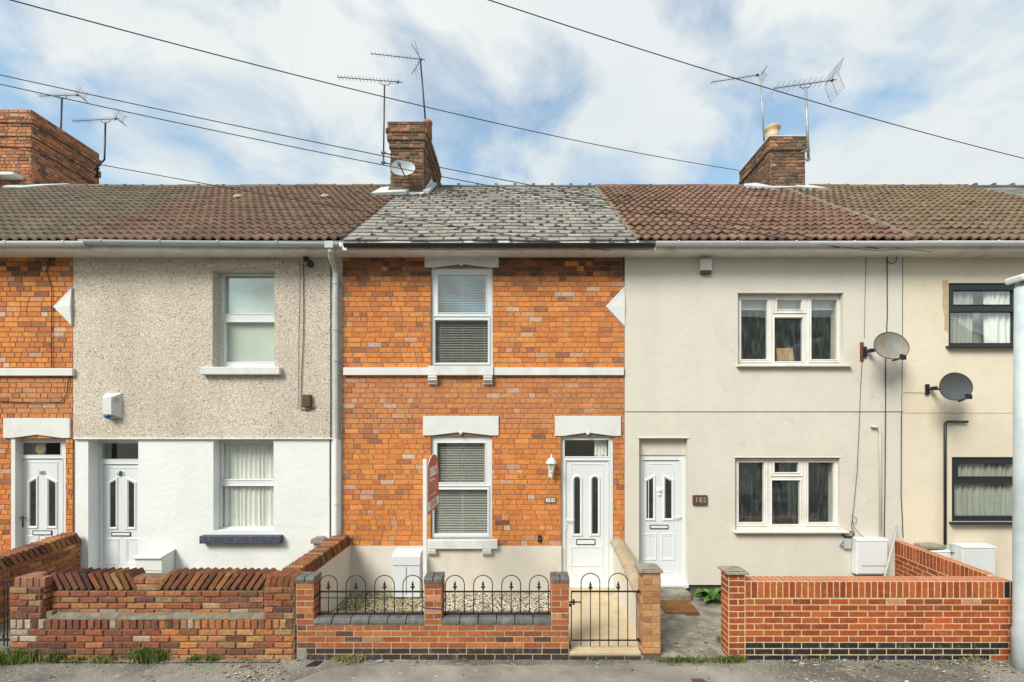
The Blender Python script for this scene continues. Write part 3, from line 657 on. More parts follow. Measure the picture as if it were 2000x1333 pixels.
def blind(fo, x0, x1, z0, z1, Y, sp=0.0275, tilt=18):
    mb = MB(); z = z0; rng = random.Random(int(x0 * 100) + 7)
    while z < z1:
        Mx = Matrix.Translation(((x0 + x1) / 2, Y, z + rng.uniform(-0.0008, 0.0008))) @ Matrix.Rotation(radians(tilt + rng.uniform(-2, 2)), 4, 'X')
        mb.mbox(Mx, x1 - x0, 0.025, 0.0012); z += sp
    for t in (0.1, 0.5, 0.9):
        xx = x0 + (x1 - x0) * t; mb.box(xx - 0.0015, xx + 0.0015, Y - 0.002, Y + 0.002, z0, z1)
    mb.build('blind', 'blind', fo)

def door(parent, hole, Yf, leaf, glasses, panels, letter, handle, transom=None, number=None, handle_side='L', lmat='upvc', arch=None):
    """leaf px rect, glasses list of px polygons, panels list of px rects"""
    X = lambda p: wx(p, Yf); Z = lambda p: wz(p, Yf)
    lx0, lx1, lz0, lz1 = X(leaf[0]), X(leaf[1]), Z(leaf[3]), Z(leaf[2]); lx1 = min(lx1, hole[1] - 0.02)
    holes = [(lx0, lx1, lz0, lz1)]
    if transom:
        tq = (X(transom[0]), min(X(transom[1]), hole[1] - 0.04), Z(transom[3]), Z(transom[2])); holes.append(tq)
    mb = MB(); mb.box(lx0 + 0.003, lx1 - 0.003, Yf + 0.02, Yf + 0.065, lz0 + 0.003, lz1 - 0.003)
    Yl = Yf + 0.02
    w_ = lx1 - lx0
    ring(mb, rectp(lx0 + 0.105, lx1 - 0.105 * (1 if w_ > 0.6 else 0.3), lz0 + 0.13, lz1 - 0.07), 0.018, Yl, 0.008)
    gm = MB()
    for P in glasses:
        Q = [(X(a), Z(b)) for a, b in P]
        if max(q[0] for q in Q) > lx1: continue
        ring(mb, Q, 0.05, Yl, 0.016)
        gm.face([(a, Yl - 0.003, b) for a, b in Q])
    for p in panels:
        ring(mb, rectp(X(p[0]), X(p[1]), Z(p[3]), Z(p[2])), 0.030, Yl, 0.010)
        ring(mb, rectp(X(p[0]) + 0.02, X(p[1]) - 0.02, Z(p[3]) + 0.02, Z(p[2]) - 0.02), 0.014, Yl, 0.005)
    lo = mb.build('door', lmat if lmat != 'upvc' else 'door_white', parent)
    gm.build('pane', 'doorglass', lo)
    fr = MB(); panel(fr, hole, holes, Yf, Yf + 0.07)
    for q in holes: ring(fr, rectp(*q), 0.016, Yf, 0.006)
    fr.build('door_frame', 'upvc', lo)
    if transom:
        gm = MB(); gm.face([(tq[0], Yf + 0.03, tq[2]), (tq[1], Yf + 0.03, tq[2]), (tq[1], Yf + 0.03, tq[3]), (tq[0], Yf + 0.03, tq[3])]); gm.build('transom_pane', 'glass', lo)
    a, b, c, d = X(letter[0]), X(letter[1]), Z(letter[3]), Z(letter[2])
    lb = MB(); ring(lb, rectp(a + 0.01, b - 0.01, c + 0.01, d - 0.01), 0.012, Yl, 0.012); lb.build('letterbox_surround', 'black', lo)
    lb = MB(); lb.box(a + 0.014, b - 0.014, Yl - 0.012, Yl, c + 0.014, d - 0.014); lb.build('letterbox', 'upvc', lo, bevel=0.003)
    hx, hz = X(handle[0]), Z(handle[1]); s = 1 if handle_side == 'L' else -1
    h = MB(); h.box(hx - 0.014, hx + 0.014, Yl - 0.012, Yl, hz - 0.14, hz + 0.05); 
    h.tube([(hx, Yl - 0.01, hz + 0.02), (hx, Yl - 0.05, hz + 0.02), (hx + s * 0.03, Yl - 0.055, hz + 0.02), (hx + s * 0.12, Yl - 0.05, hz + 0.018)], 0.009, 8)
    h.build('handle', handle[2] if len(handle) > 2 else 'upvc', lo, bevel=0.003)
    kh = MB(); kh.lathe([(0.006, 0), (0.006, 0.004)], (hx, Yl - 0.012, hz - 0.08), 10, axis=Vector((0, -1, 0))); kh.build('keyhole', 'black', lo)
    return lo
def lintel(parent, a, b, c, d, boss=True, Y=-0.03, open_w=None, drop=9):
    """px rect, cut with a shallow gable shape underneath"""
    x0, x1, z0, z1 = wx(a, Y), wx(b, Y), wz(d, Y), wz(c, Y); xm = (x0 + x1) / 2; m_ = 0.13
    P = [(x0, z0), (x0 + m_, z0), (xm, z0 + 0.055), (x1 - m_, z0), (x1, z0), (x1, z1), (x0, z1)]
    mb = MB(); mb.prism(P, Y, 0.12, 'y')
    if boss: mb.lathe([(0.030, 0.0), (0.030, 0.012), (0.02, 0.02), (0.004, 0.022)], (xm, Y, z0 + 0.045), 14, axis=Vector((0, -1, 0)))
    return mb.build('lintel', 'stone_white', parent, bevel=0.005)
def bracket(parent, a, b, c, d):
    x0, x1, z0, z1 = wx(a), wx(b), wz(d), wz(c); h = z1 - z0
    P = [(0, z0), (0, z1), (-0.11, z1), (-0.11, z1 - h * 0.25), (-0.095, z1 - h * 0.33), (-0.10, z1 - h * 0.5), (-0.07, z1 - h * 0.72), (-0.045, z1 - h * 0.8), (-0.05, z0 + 0.01), (-0.03, z0)]
    mb = MB(); mb.prism(P, x0, x1, 'x'); mb.build('bracket', 'stone_white', parent, bevel=0.004)
def interior(parent, x0, x1):
    mb = MB(); Y0, Y1 = 0.30, 7.9
    mb.face([(x0, Y0, 0), (x0, Y1, 0), (x0, Y1, 5.3), (x0, Y0, 5.3)]); mb.face([(x1, Y1, 0), (x1, Y0, 0), (x1, Y0, 5.3), (x1, Y1, 5.3)])
    mb.face([(x0, 4.2, 0), (x1, 4.2, 0), (x1, 4.2, 5.3), (x0, 4.2, 5.3)])
    mb.box(x0, x1, Y0, 4.19, 2.55, 2.72); mb.face([(x0, Y0, 5.31), (x1, Y0, 5.31), (x1, Y1, 5.31), (x0, Y1, 5.31)]); mb.face([(x0, Y0, 0.0), (x1, Y0, 0.0), (x1, Y1, 0.0), (x0, Y1, 0.0)])
    mb.face([(x0, 8.0, -0.4), (x1, 8.0, -0.4), (x1, 8.0, 5.4), (x0, 8.0, 5.4)])
    mb.build('room', 'interior', parent)
def rz_(a, b, c, d, Y=0.0): return (wx(a, Y), wx(b, Y), wz(d, Y), wz(c, Y))
def boxpx(mb, a, b, c, d, Y0, Y1, Y=None):
    Y = Y0 if Y is None else Y; mb.box(wx(a, Y), wx(b, Y), Y0, Y1, wz(d, Y), wz(c, Y))

XB = [-16.5, -11.9, -7.31, -2.925, 1.667, 6.19, 10.8, 15.4]
RB = [-16.5, -11.9, -7.25, -2.79, 1.79, 6.12, 10.8, 15.4]

# ================================================================== house 184 (brick, centre)
H = thing('terraced_house', 'orange brick terraced house with grey slate roof, door 184 and white string course', 'house', (-0.6, 0, 0), 'terraced houses in the row')
rng = random.Random(184)
up_w = rz_(842, 962, 523, 716); lo_w = rz_(842, 961, 852, 1053); dr = rz_(1096, 1198, 852, 1146)
x0, x1 = XB[3], XB[4]
z0, z1 = wz(1066), 5.33
mb = MB(); holes = [up_w, lo_w, dr]
panel(mb, (x0, x1, z0, z1), holes, 0.0, 0.28, MORTAR_F)
bh = [(h[0] - x0, h[1] - x0, h[2] - z0, h[3] - z0) for h in holes]
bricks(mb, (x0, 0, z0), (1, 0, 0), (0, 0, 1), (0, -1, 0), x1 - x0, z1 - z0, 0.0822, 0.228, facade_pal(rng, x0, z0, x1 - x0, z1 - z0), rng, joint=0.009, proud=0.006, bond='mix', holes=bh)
mb.build('wall', 'brick', H)
mb = MB(); panel(mb, (x0, x1, -0.5, z0 - 0.001), [dr], -0.022, 0.28); mb.build('plinth', 'render_cream', H, bevel=0.006)
mb = MB(); boxpx(mb, 670, 838, 718, 733, -0.055, 0.05); boxpx(mb, 964, 1219, 718, 733, -0.055, 0.05); mb.build('string_course', 'stone_white', H, bevel=0.006)
lintel(H, 829, 974, 492, 522, drop=8); lintel(H, 826, 974, 813, 851); lintel(H, 1084, 1213, 813, 852)
for q in ((838, 855, 735, 752), (945, 962, 735, 752), (837, 853, 1071, 1086), (943, 960, 1071, 1086)): bracket(H, *q)
Yf = 0.04
def Yg(r, Y): return r
fo, G = window(H, up_w, Yf, [(856, 949, 537, 611), (850, 953, 626, 709)], sash=[(848, 956, 619, 712)])
s_ = MB(); boxpx(s_, 838, 964, 716, 734, -0.085, 0.06, 0.0); s_.build('sill', 'stone_white', fo, bevel=0.006)
blind(fo, up_w[0] + 0.05, up_w[1] - 0.05, up_w[2] + 0.05, up_w[3] - 0.06, Yf + 0.075, tilt=24)
fo, G = window(H, lo_w, Yf, [(854, 947, 866, 943), (848, 952, 957, 1043)], sash=[(846, 955, 950, 1047)])
s_ = MB(); boxpx(s_, 835, 972, 1053, 1070, -0.09, 0.06, 0.0); s_.build('sill', 'stone_white', fo, bevel=0.006)
blind(fo, lo_w[0] + 0.05, lo_w[1] - 0.05, lo_w[2] + 0.05, lo_w[3] - 0.06, Yf + 0.075, tilt=22)
def arch_glass(xa, xb, y0, y1):
    r = (xb - xa) / 2; c = (xa + xb) / 2
    return [(xa, y1), (xb, y1)] + [(c + r * cos(t), y0 + r - r * sin(t)) for t in [pi * i / 10 for i in range(11)]]
d_ = door(H, dr, 0.05, (1105, 1189, 900, 1137), [arch_glass(1122, 1133, 933, 1043), arch_glass(1157, 1168, 933, 1043)], [(1117, 1174, 1070, 1104)], (1126, 1163, 1054, 1065), (1107, 1018), transom=(1103, 1189, 860, 892))
curtain(d_, wx(1164), wx(1190), wz(893), wz(858), 0.16, 3, 0.01, 4)
t_ = MB(); boxpx(t_, 1095, 1199, 1143, 1149, -0.05, 0.06, 0.0); t_.build('threshold', 'upvc', d_, bevel=0.004)
# white diamond stone cut by the neighbour's render
def diamond(parent, tipx, edgex, yc, hh):
    xt, xe, zc, h = wx(tipx), wx(edgex), wz(yc), hh / 120
    mb = MB(); Yp = -0.035; q = 0.045
    A = [(xe, zc + h), (xt, zc), (xe, zc - h)]
    s = 1 if xe > xt else -1
    out_ = [(xe, -0.004, zc + h), (xt, -0.004, zc), (xe, -0.004, zc - h)]
    mid = [(xe, Yp, zc + h - 0.02), (xt + s * 0.015, Yp, zc), (xe, Yp, zc - h + 0.02)]
    inn = [(xe, Yp, zc + h - 0.09), (xt + s * 0.07, Yp, zc), (xe, Yp, zc - h + 0.09)]
    top = (xe - s * 0.0, -0.052, zc)
    V = out_ + mid + inn + [top]
    mb.faces(V, [(0, 1, 4, 3), (1, 2, 5, 4), (3, 4, 7, 6), (4, 5, 8, 7), (6, 7, 9), (7, 8, 9), (0, 3, 6, 9, 8, 5, 2)])
    mb.build('diamond_stone', 'stone_white', parent)
diamond(H, 1182, 1219.5, 600, 40)
slate_roof(H, RB[3], RB[4] - 0.02, 1184)
# thin clay ridge with nibs
mb = MB(); mb.tube([(RB[3], RY, RZ + 0.01), (RB[4], RY, RZ + 0.01)], 0.05, 8)
x = RB[3] + 0.3
while x < RB[4]: mb.box(x, x + 0.07, RY - 0.055, RY + 0.055, RZ - 0.02, RZ + 0.085); x += 0.455
mb.build('ridge', 'blue_brick', H, bevel=0.01)
eaves(H, wx(668, -0.33), XB[4], vents=True)
gutter(H, wx(672, -0.4), wx(1279, -0.4), 5.375, 5.375, 'gutter_black', brackets=0.95)
interior(H, x0 + 0.02, x1 - 0.02)
H184 = H

# ------------------------------------------------------------------ chimneys
def chimney(parent, x0, x1, y0, y1, zb, zt, seed, tab, bands, faces='FLR', ch=0.078, pots=()):
    rng = random.Random(seed); mb = MB(); pal = simple_pal(rng, tab, 0.22); mort = (0.27, 0.225, 0.165)
    levels = [(zb, zt - sum(b[0] for b in bands), 0.0)]; z = levels[0][1]
    for hgt, pr in bands: levels.append((z, z + hgt, pr)); z += hgt
    for a, b, p in levels:
        brick_box(mb, x0 - p, x1 + p, y0 - p, y1 + p, a + (0.001 if a != zb else 0), b, faces + 'B', ch, 0.225, pal, rng, mort, bond='mix', proud=0.012, jit=0.005, chamf=0.006, joint=0.013)
    o = mb.build('chimney', 'chimbrick', parent)
    p = bands[-1][1]
    mb = MB(); V = []; n = 9       # flaunching (mortar bed)
    mb.prism([(x0 - p + 0.03, zt), (x1 + p - 0.03, zt), (x1 - 0.12, zt + 0.05), (x0 + 0.12, zt + 0.05)], y0 + 0.03, y1 - 0.03, 'y'); mb.build('flaunching', 'mortar', o, bevel=0.01)
    for (px_, py_, r, h, mat, style) in pots:
        mb = MB()
        if style == 'roll': prof = [(r * 0.98, 0), (r * 0.92, h * 0.45), (r * 1.0, h * 0.5), (r * 1.0, h * 0.56), (r * 0.92, h * 0.6), (r * 0.98, h * 0.82), (r * 1.25, h * 0.9), (r * 1.25, h * 0.97), (r * 1.1, h), (r * 0.85, h), (r * 0.8, h * 0.7)]
        else: prof = [(r * 1.05, 0), (r * 0.95, h * 0.8), (r * 1.12, h * 0.83), (r * 1.12, h * 0.95), (r * 1.0, h), (r * 0.8, h), (r * 0.78, h * 0.7)]
        mb.lathe(prof, (px_, py_, zt + 0.03), 18); mb.build('chimney_pot', mat, o, smooth=True)
    return o
def flashing(o, pts, mat='lead', seed=1):
    """irregular lead skirt lying on the roof: list of (x,s) polygon, fan triangulated"""
    rng = random.Random(seed); mb = MB()
    V = [rp_(x, s, 0.100 + rng.uniform(-0.008, 0.012)) for x, s in pts]; B = [rp_(x, s, 0.035) for x, s in pts]; n = len(V)
    mb.faces(V + B, [tuple(range(n))] + [(i, n + i, n + (i + 1) % n, (i + 1) % n) for i in range(n)])
    return mb.build('flashing', mat, o)
def s_of_y(Y): return (Y - EY) / US.y
# centre chimney
C2x0, C2x1, C2y0, C2y1 = wx(763, 3.08), wx(827, 3.08), 3.08, 4.95
c2 = chimney(H184, C2x0, C2x1, C2y0, C2y1, 7.2, 9.42, 22, CHIM, [(0.16, 0.03), (0.16, 0.06), (0.10, 0.085), (0.16, 0.05)], pots=[(C2x1 - 0.03, 3.75, 0.10, 0.42, 'terracotta', 'plain')])
sF = s_of_y(C2y0)
flashing(c2, [(C2x0 - 0.35, sF - 0.30), (C2x0 + 0.40, sF - 0.26), (C2x0 + 0.42, sF + 0.03), (C2x0 - 0.06, sF + 0.05), (C2x0 - 0.12, sF + 0.5), (C2x0 - 0.3, sF + 0.45)])
mb = MB(); mb.prism([(C2y0 - 0.02, 7.78), (C2y0 - 0.02, 7.90), (4.0, 8.64), (4.4, 8.55), (4.4, 8.2)], C2x1 + 0.012, C2x1 + 0.022, 'x'); mb.box(C2x1 + 0.01, C2x1 + 0.13, C2y0 - 0.02, C2y0 + 0.0, 7.74, 7.84); mb.build('flashing', 'lead', c2)
flashing(c2, [(C2x1 + 0.0, sF - 0.02), (C2x1 + 0.14, sF - 0.10), (C2x1 + 0.15, sF + 1.1), (C2x1 + 0.0, sF + 1.1)], seed=3)
mb = MB(); mb.box(C2x0 + 0.30, C2x1 + 0.03, C2y0 - 0.10, C2y0 + 0.0, 7.70, 7.82); mb.build('apron', 'stone_white', c2, bevel=0.01)

# ================================================================== house 183 (pebbledash)
H = thing('terraced_house', 'terraced house with pebbledashed upper floor and white painted ground floor, door 183', 'house', (-5.1, 0, 0), 'terraced houses in the row')
x0, x1 = XB[2], XB[3]; zs = wz(857)
up_w = rz_(415, 536, 527, 720); lo_w = rz_(415, 533, 858, 1037); dr = rz_(170, 268, 858, 1122)
mb = MB(); panel(mb, (x0, x1, zs, 5.33), [up_w], 0.0, 0.34); mb.build('wall', 'pebbledash', H)
mb = MB(); boxpx(mb, 403, 550, 508, 523, -0.018, 0.02); mb.build('lintel', 'pebbledash', H)
mb = MB(); panel(mb, (x0, x1, -0.5, zs - 0.001), [lo_w, dr], 0.022, 0.34); mb.box(wx(655), wx(667), 0.012, 0.03, -0.4, zs - 0.004); mb.build('lower_wall', 'white_wall', H, bevel=0.008)
mb = MB(); boxpx(mb, 143, 655, 855.5, 858, -0.02, 0.015); mb.build('drip_bead', 'fascia', H)
fo, G = window(H, up_w, 0.20, [(437, 600, 538, 613), (440, 600, 630, 707)])
s_ = MB(); boxpx(s_, 398, 551, 718, 733, -0.09, 0.22, 0.0); s_.build('sill', 'stone_white', fo, bevel=0.012)
mb = MB(); mb.box(up_w[0] + 0.05, up_w[1] - 0.02, 0.275, 0.28, up_w[2], up_w[3]); mb.build('pale_backing', 'backing', fo)  # added pale panel, its colour stands in for reflections and a bright room
fo, G = window(H, lo_w, 0.20, [(435, 600, 866, 936), (432, 600, 950, 1030)])
s_ = MB(); boxpx(s_, 396, 552, 1045, 1060, -0.09, 0.06, 0.0); s_.prism([(0.22, wz(1037)), (0.05, wz(1045)), (0.05, wz(1050)), (0.22, wz(1050))], lo_w[0], lo_w[1], 'x'); s_.build('sill', 'dark_sill', fo, bevel=0.008)
curtain(fo, lo_w[0] + 0.05, lo_w[0] + 0.62, lo_w[2], lo_w[3], 0.275, 5, 0.014, 7, sway=0.02)
curtain(fo, lo_w[0] + 0.60, lo_w[1], lo_w[2], lo_w[3], 0.275, 9, 0.014, 6, sway=0.02)
def pent(xa, xb, y0, y1, drop, side):   # top edge slants
    return [(xa, y1), (xb, y1), (xb, y0 + (0 if side == 'R' else drop)), (xa, y0 + (drop if side == 'R' else 0))]
d_ = door(H, dr, 0.22, (199, 330, 907, 1135), [pent(214, 224, 940, 1030, 5, 'R'), pent(250, 260, 940, 1030, 5, 'L')], [(208, 228, 1055, 1100), (247, 267, 1055, 1100)], (216, 254, 1040, 1048), (290, 1020), transom=(197, 330, 866, 897))
text('1', 0.075, 'galv', (wx(230, .24), 0.233, wz(926, .24)), parent=d_); text('8', 0.12, 'black', (wx(236, .24), 0.233, wz(926, .24)), parent=d_, bold=0.002); text('3', 0.075, 'galv', (wx(242, .24), 0.233, wz(926, .24)), parent=d_)
MOSSY = [(3, (0.22, 0.19, 0.06)), (3, (0.12, 0.10, 0.05)), (2, (0.30, 0.24, 0.07)), (2, (0.07, 0.055, 0.04))]
def roof_moss(o, spots_c, n, seed):
    r_ = random.Random(seed); P = []
    for _ in range(n):
        c = r_.choice(spots_c); P.append((r_.gauss(c[0], c[2]), r_.gauss(c[1], c[3]), r_.uniform(0.012, 0.032)))
    mb = MB()
    for (x, s, r) in P:
        if s > RL - 0.1: continue
        q = rp_(x, s, 0.035); nn_ = 6; col = jitc(choose(r_, MOSSY), r_, 0.3)
        V = [rp_(x + r * 1.4 * cos(t) * r_.uniform(0.7, 1.2), s + r * sin(t) * r_.uniform(0.7, 1.2), 0.03) for t in [2 * pi * k_ / nn_ for k_ in range(nn_)]] + [rp_(x, s, 0.045 + r * 0.4)]
        mb.faces(V, [(k_, (k_ + 1) % nn_, nn_) for k_ in range(nn_)], col)
    m_ = mb.build('moss', 'moss', o, smooth=True); m_['kind'] = 'stuff'
r3_ = tile_roof(H, RB[2], RB[3] - 0.02, BROWN, 1183); roof_moss(r3_, [(-3.6, 4.6, 0.5, 0.25), (-3.2, 3.6, 0.25, 0.5), (-5.5, 3.4, 0.9, 1.2)], 260, 1); ridge_tiles(H, RB[2], RB[3], DUSK, 31); verge(H, RB[3] - 0.03, 7, 0.045, 0.035)
for p in ((466, 391), (636, 392)):
    # little pale bird-guard vents on the tiles
    Yv = 2.6; mb = MB(); xx = wx(p[0], Yv); s = s_of_y(2.62)
    c = rp_(xx, s, 0.06); mb.lathe([(0.10, 0), (0.09, 0.03), (0.05, 0.05), (0.01, 0.055)], c, 12, axis=UN); mb.build('roof_vent', 'sand_stone', H, smooth=True)
eaves(H, wx(150, -0.33), wx(668, -0.33) - 0.002)
gu = gutter(H, wx(158, -0.4), wx(668, -0.4) - 0.03, 5.425, 5.385, 'gutter_grey', r=0.06)
mb = MB(); X_ = wx(659.5)
mb.tube([(X_ + 0.04, -0.40, 5.34), (X_ + 0.04, -0.40, 5.27), (X_ + 0.01, -0.30, 5.2), (X_, -0.12, 5.10), (X_, -0.075, 5.02), (X_, -0.075, wz(857))], 0.046, 10)
mb.box(X_ - 0.03, X_ + 0.10, -0.46, -0.34, 5.30, 5.40)
for z in (4.85, 4.1, 3.6): mb.lathe([(0.053, 0), (0.053, 0.05)], (X_, -0.075, z), 12); mb.box(X_ - 0.07, X_ + 0.07, -0.03, -0.002, z, z + 0.03)
mb.build('downpipe', 'gutter_grey', H, smooth=False)
mb = MB(); mb.tube([(X_, -0.075, wz(857)), (X_, -0.075, -0.1)], 0.045, 10)
for z in (1.3, 0.5): mb.lathe([(0.053, 0), (0.053, 0.04)], (X_, -0.075, z), 12)
mb.build('downpipe', 'white_wall', H)
mb = MB(); mb.box(wx(645.5), wx(647), -0.012, 0.01, zs, 5.28); mb.box(wx(643), wx(645), 0.012, 0.03, -0.2, zs - 0.003); mb.build('joint_strip', 'black', H)
interior(H, x0 + 0.02, x1 - 0.02); H183 = H

# ================================================================== house 182 (brick, left)
H = thing('terraced_house', 'orange brick terraced house cut off by left edge, white lintel over door 182', 'house', (-9.6, 0, 0), 'terraced houses in the row')
x0, x1 = XB[1], XB[2]; rng = random.Random(182)
dr = rz_(22, 128, 857, 1150); hole2 = rz_(-420, -300, 523, 716); hole3 = rz_(-420, -300, 852, 1053)
mb = MB(); holes = [dr, hole2, hole3]; z0 = -0.45; z1 = 5.33
panel(mb, (x0, x1 - 0.002, z0, z1), holes, 0.004, 0.3, (0.30, 0.17, 0.09))
bricks(mb, (-9.4, 0.004, z0), (1, 0, 0), (0, 0, 1), (0, -1, 0), x1 + 9.4, z1 - z0, 0.0822, 0.228, facade_pal(rng, -9.4, z0, x1 + 9.4, z1 - z0, 0.35), rng, joint=0.010, proud=0.007, bond='mix', holes=[(h[0] + 9.4, h[1] + 9.4, h[2] - z0, h[3] - z0) for h in holes])
mb.build('wall', 'brick', H)
mb = MB(); boxpx(mb, -200, 141, 719.5, 734, -0.055, 0.05); mb.build('string_course', 'stone_white', H, bevel=0.006)
lintel(H, 6, 136, 817, 856, boss=False)
mb = MB(); mb.box(wx(22), wx(30), -0.004, 0.13, -0.4, wz(857)); mb.build('door_jamb', 'stone_white', H)
d_ = door(H, (wx(30), wx(124), dr[2], dr[3]), 0.10, (41, 122, 896, 1150), [pent(57, 68, 938, 1028, 6, 'R'), pent(94, 106, 938, 1028, 6, 'L')], [(52, 72, 1050, 1100), (88, 110, 1050, 1100)], (62, 100, 1037, 1046), (42, 1014, 'black'), transom=(41, 118, 865, 889))
text('182', 0.085, 'grey_text', (wx(83, .12), 0.113, wz(924, .12)), parent=d_, sx=0.9)
mb = MB(); mb.lathe([(0.085, 0), (0.085, 0.012)], (wx(80, .18), 0.18, wz(877, .18)), 20, axis=Vector((0, -1, 0))); mb.build('transom_ornament', 'wood', d_)
diamond(H, 106, 142.5, 600, 38)
for hh in (hole2, hole3): window(H, hh, 0.05, [(-415, -312, 540 if hh is hole2 else 866, 700 if hh is hole2 else 1040)])
tile_roof(H, RB[1], RB[2] - 0.01, DUSK, 1182); ridge_tiles(H, RB[1], RB[2], DUSK, 33)
eaves(H, XB[1], wx(150, -0.33) - 0.002)
gutter(H, XB[1], wx(168, -0.4), 5.40, 5.40, 'gutter_white', r=0.058)
interior(H, x0 + 0.02, x1 - 0.02)
c1x1 = wx(62, 3.7)
c1 = chimney(H, c1x1 - 1.15, c1x1, 3.7, 5.5, 7.4, 10.10, 11, [(5, (0.56, 0.23, 0.10)), (3, (0.46, 0.18, 0.085)), (2, (0.27, 0.13, 0.075)), (1, (0.60, 0.32, 0.20))], [(0.24, 0.03), (0.16, 0.06), (0.16, 0.03), (0.16, 0.06), (0.17, 0.03)])
s1 = s_of_y(3.7)
flashing(c1, [(c1x1 - 0.55, s1 - 0.12), (c1x1 + 0.0, s1 - 0.22), (c1x1 + 0.35, s1 + 0.05), (c1x1 + 0.75, s1 + 0.28), (c1x1 + 0.62, s1 + 0.34), (c1x1 + 0.05, s1 + 0.15), (c1x1 - 0.5, s1 + 0.02)], seed=4)
mb = MB(); mb.box(c1x1 - 1.6, c1x1 - 0.18, 3.45, 3.72, 8.44, 8.52); mb.build('apron', 'stone_white', c1, bevel=0.02)
H182 = H

# house beyond on the left (only its roof edge shows)
H = thing('terraced_house', 'terraced house of which only the dark tiled roof edge shows left of big chimney', 'house', (-14.2, 0, 0), 'terraced houses in the row')
mb = MB(); mb.box(XB[0], XB[1] - 0.004, 0.0, 0.3, -0.4, 5.33); mb.build('wall', 'render_grey', H)
tile_roof(H, -13.6, RB[1] - 0.02, DUSK, 1181); eaves(H, XB[0], XB[1] - 0.002); gutter(H, XB[0], XB[1] - 0.01, 5.40, 5.40, 'gutter_white')
mb = roof_shell(None, XB[0], -13.61); mb.build('roof', 'opp_roof', H); ridge_tiles(H, -13.6, RB[1], DUSK, 41)

# ================================================================== house 185 (pale render)
H = thing('terraced_house', 'pale rendered terraced house with red brown tiled roof, door 185 and three-light windows', 'house', (3.9, 0, 0), 'terraced houses in the row')
x0, x1 = XB[4], XB[5]
up_w = rz_(1440, 1645, 573, 714); lo_w = rz_(1435, 1640, 894, 1036); dr = rz_(1248, 1343, 855, 1144)
zl = wz(804)
mb = MB(); panel(mb, (x0, x1, zl, 5.33), [up_w], -0.022, 0.3); mb.build('wall', 'render_grey', H, bevel=0.004)
mb = MB(); panel(mb, (x0, x1, -0.02, zl - 0.004), [lo_w, dr], -0.008, 0.3); mb.box(dr[0], dr[1], 0.10, 0.28, wz(890), wz(855)); mb.build('lower_wall', 'render_grey', H, bevel=0.004)
mb = MB(); mb.box(x0, x1, 0.03, 0.3, -0.5, -0.02); mb.build('footing', 'soil', H)
for q_ in ((dr[0] - 0.02, dr[1] + 0.03, -0.02, 0.0, dr[3] - 0.008, dr[3] + 0.006), (up_w[0] - 0.03, up_w[1] + 0.03, -0.03, -0.018, up_w[3], up_w[3] + 0.01), (lo_w[0] - 0.03, lo_w[1] + 0.03, -0.016, -0.002, lo_w[3], lo_w[3] + 0.01)):
    mb = MB(); mb.box(*q_); mb.build('bead', 'fascia', H)
Yw = 0.07
def three(hole, gl, up, sashes):
    fo, G = window(H, hole, Yw, gl, fmat='upvc_dirty', gmat='glass_dirty', sash=sashes)
    s_ = MB(); s_.box(hole[0] - 0.03, hole[1] + 0.10, -0.10, 0.08, hole[2] - 0.03, hole[2] - 0.002); s_.build('sill', 'upvc_dirty', fo, bevel=0.005)
    return fo
f1 = three(up_w, [(1448, 1499, 586, 702), (1518, 1566, 586, 605), (1513, 1568, 621, 706), (1585, 1635, 586, 702)], True, [(1443, 1504, 580, 707), (1511, 1572, 580, 611), (1580, 1640, 580, 707)])
f2 = three(lo_w, [(1443, 1492, 904, 1021), (1513, 1560, 904, 923), (1508, 1563, 939, 1025), (1579, 1629, 904, 1021)], False, [(1438, 1497, 898, 1026), (1507, 1566, 898, 929), (1574, 1634, 898, 1026)])
mb = MB(); mb.box(wx(1449, .14), wx(1632, .14), 0.20, 0.203, wz(606, .2), wz(580, .2)); mb.build('pale_backing', 'backing', f1)  # roller blind across the top of the panes
mb = MB(); Mx = Matrix.Translation((wx(1533, .17), 0.17, wz(693, .17))) @ Matrix.Rotation(radians(-10), 4, 'X'); mb.mbox(Mx, 0.28, 0.018, 0.22)
tag(mb.build('board', 'wood', None, bevel=0.004), 'small pale wooden board leaning inside the upper window of the pale rendered house', 'board')
d_ = door(H, (dr[0], dr[1], dr[2], wz(890)), 0.12, (1256, 1327, 899, 1133), [pent(1264, 1276, 935, 1013, 6, 'R'), pent(1300, 1312, 935, 1013, 6, 'L')], [(1259, 1280, 1046, 1092), (1295, 1316, 1046, 1092)], (1270, 1306, 1026, 1034), (1329, 1012), handle_side='R')
mb = MB(); mb.lathe([(0.045, 0), (0.045, 0.015), (0.02, 0.03)], (wx(1288, .13), 0.14, wz(958, .13)), 14, axis=Vector((0, -1, 0))); mb.lathe([(0.02, 0), (0.03, 0.012), (0.01, 0.02)], (wx(1288, .13), 0.14, wz(966, .13)), 10, axis=Vector((0, -1, 0))); mb.build('knocker', 'upvc', d_)
mb = MB(); mb.box(dr[0], dr[1], -0.06, 0.13, -0.06, 0.0); mb.build('threshold', 'upvc', d_, bevel=0.006)
r3_ = tile_roof(H, RB[4], RB[5] - 0.02, REDT, 1185); roof_moss(r3_, [(4.9, 4.55, 0.55, 0.2), (5.5, 4.1, 0.35, 0.3), (2.2, 4.0, 0.2, 0.8), (4.0, 3.0, 1.2, 1.3)], 320, 2); ridge_tiles(H, RB[4], RB[5], REDT, 35); verge(H, RB[4] + 0.01, 17, 0.075, 0.045); verge(H, RB[5], 18, 0.12, 0.085)
eaves(H, XB[4] + 0.002, XB[5])
gutter(H, wx(1280, -0.4), wx(1785, -0.4), 5.40, 5.40, 'gutter_white', r=0.058)
interior(H, x0 + 0.02, x1 - 0.02)
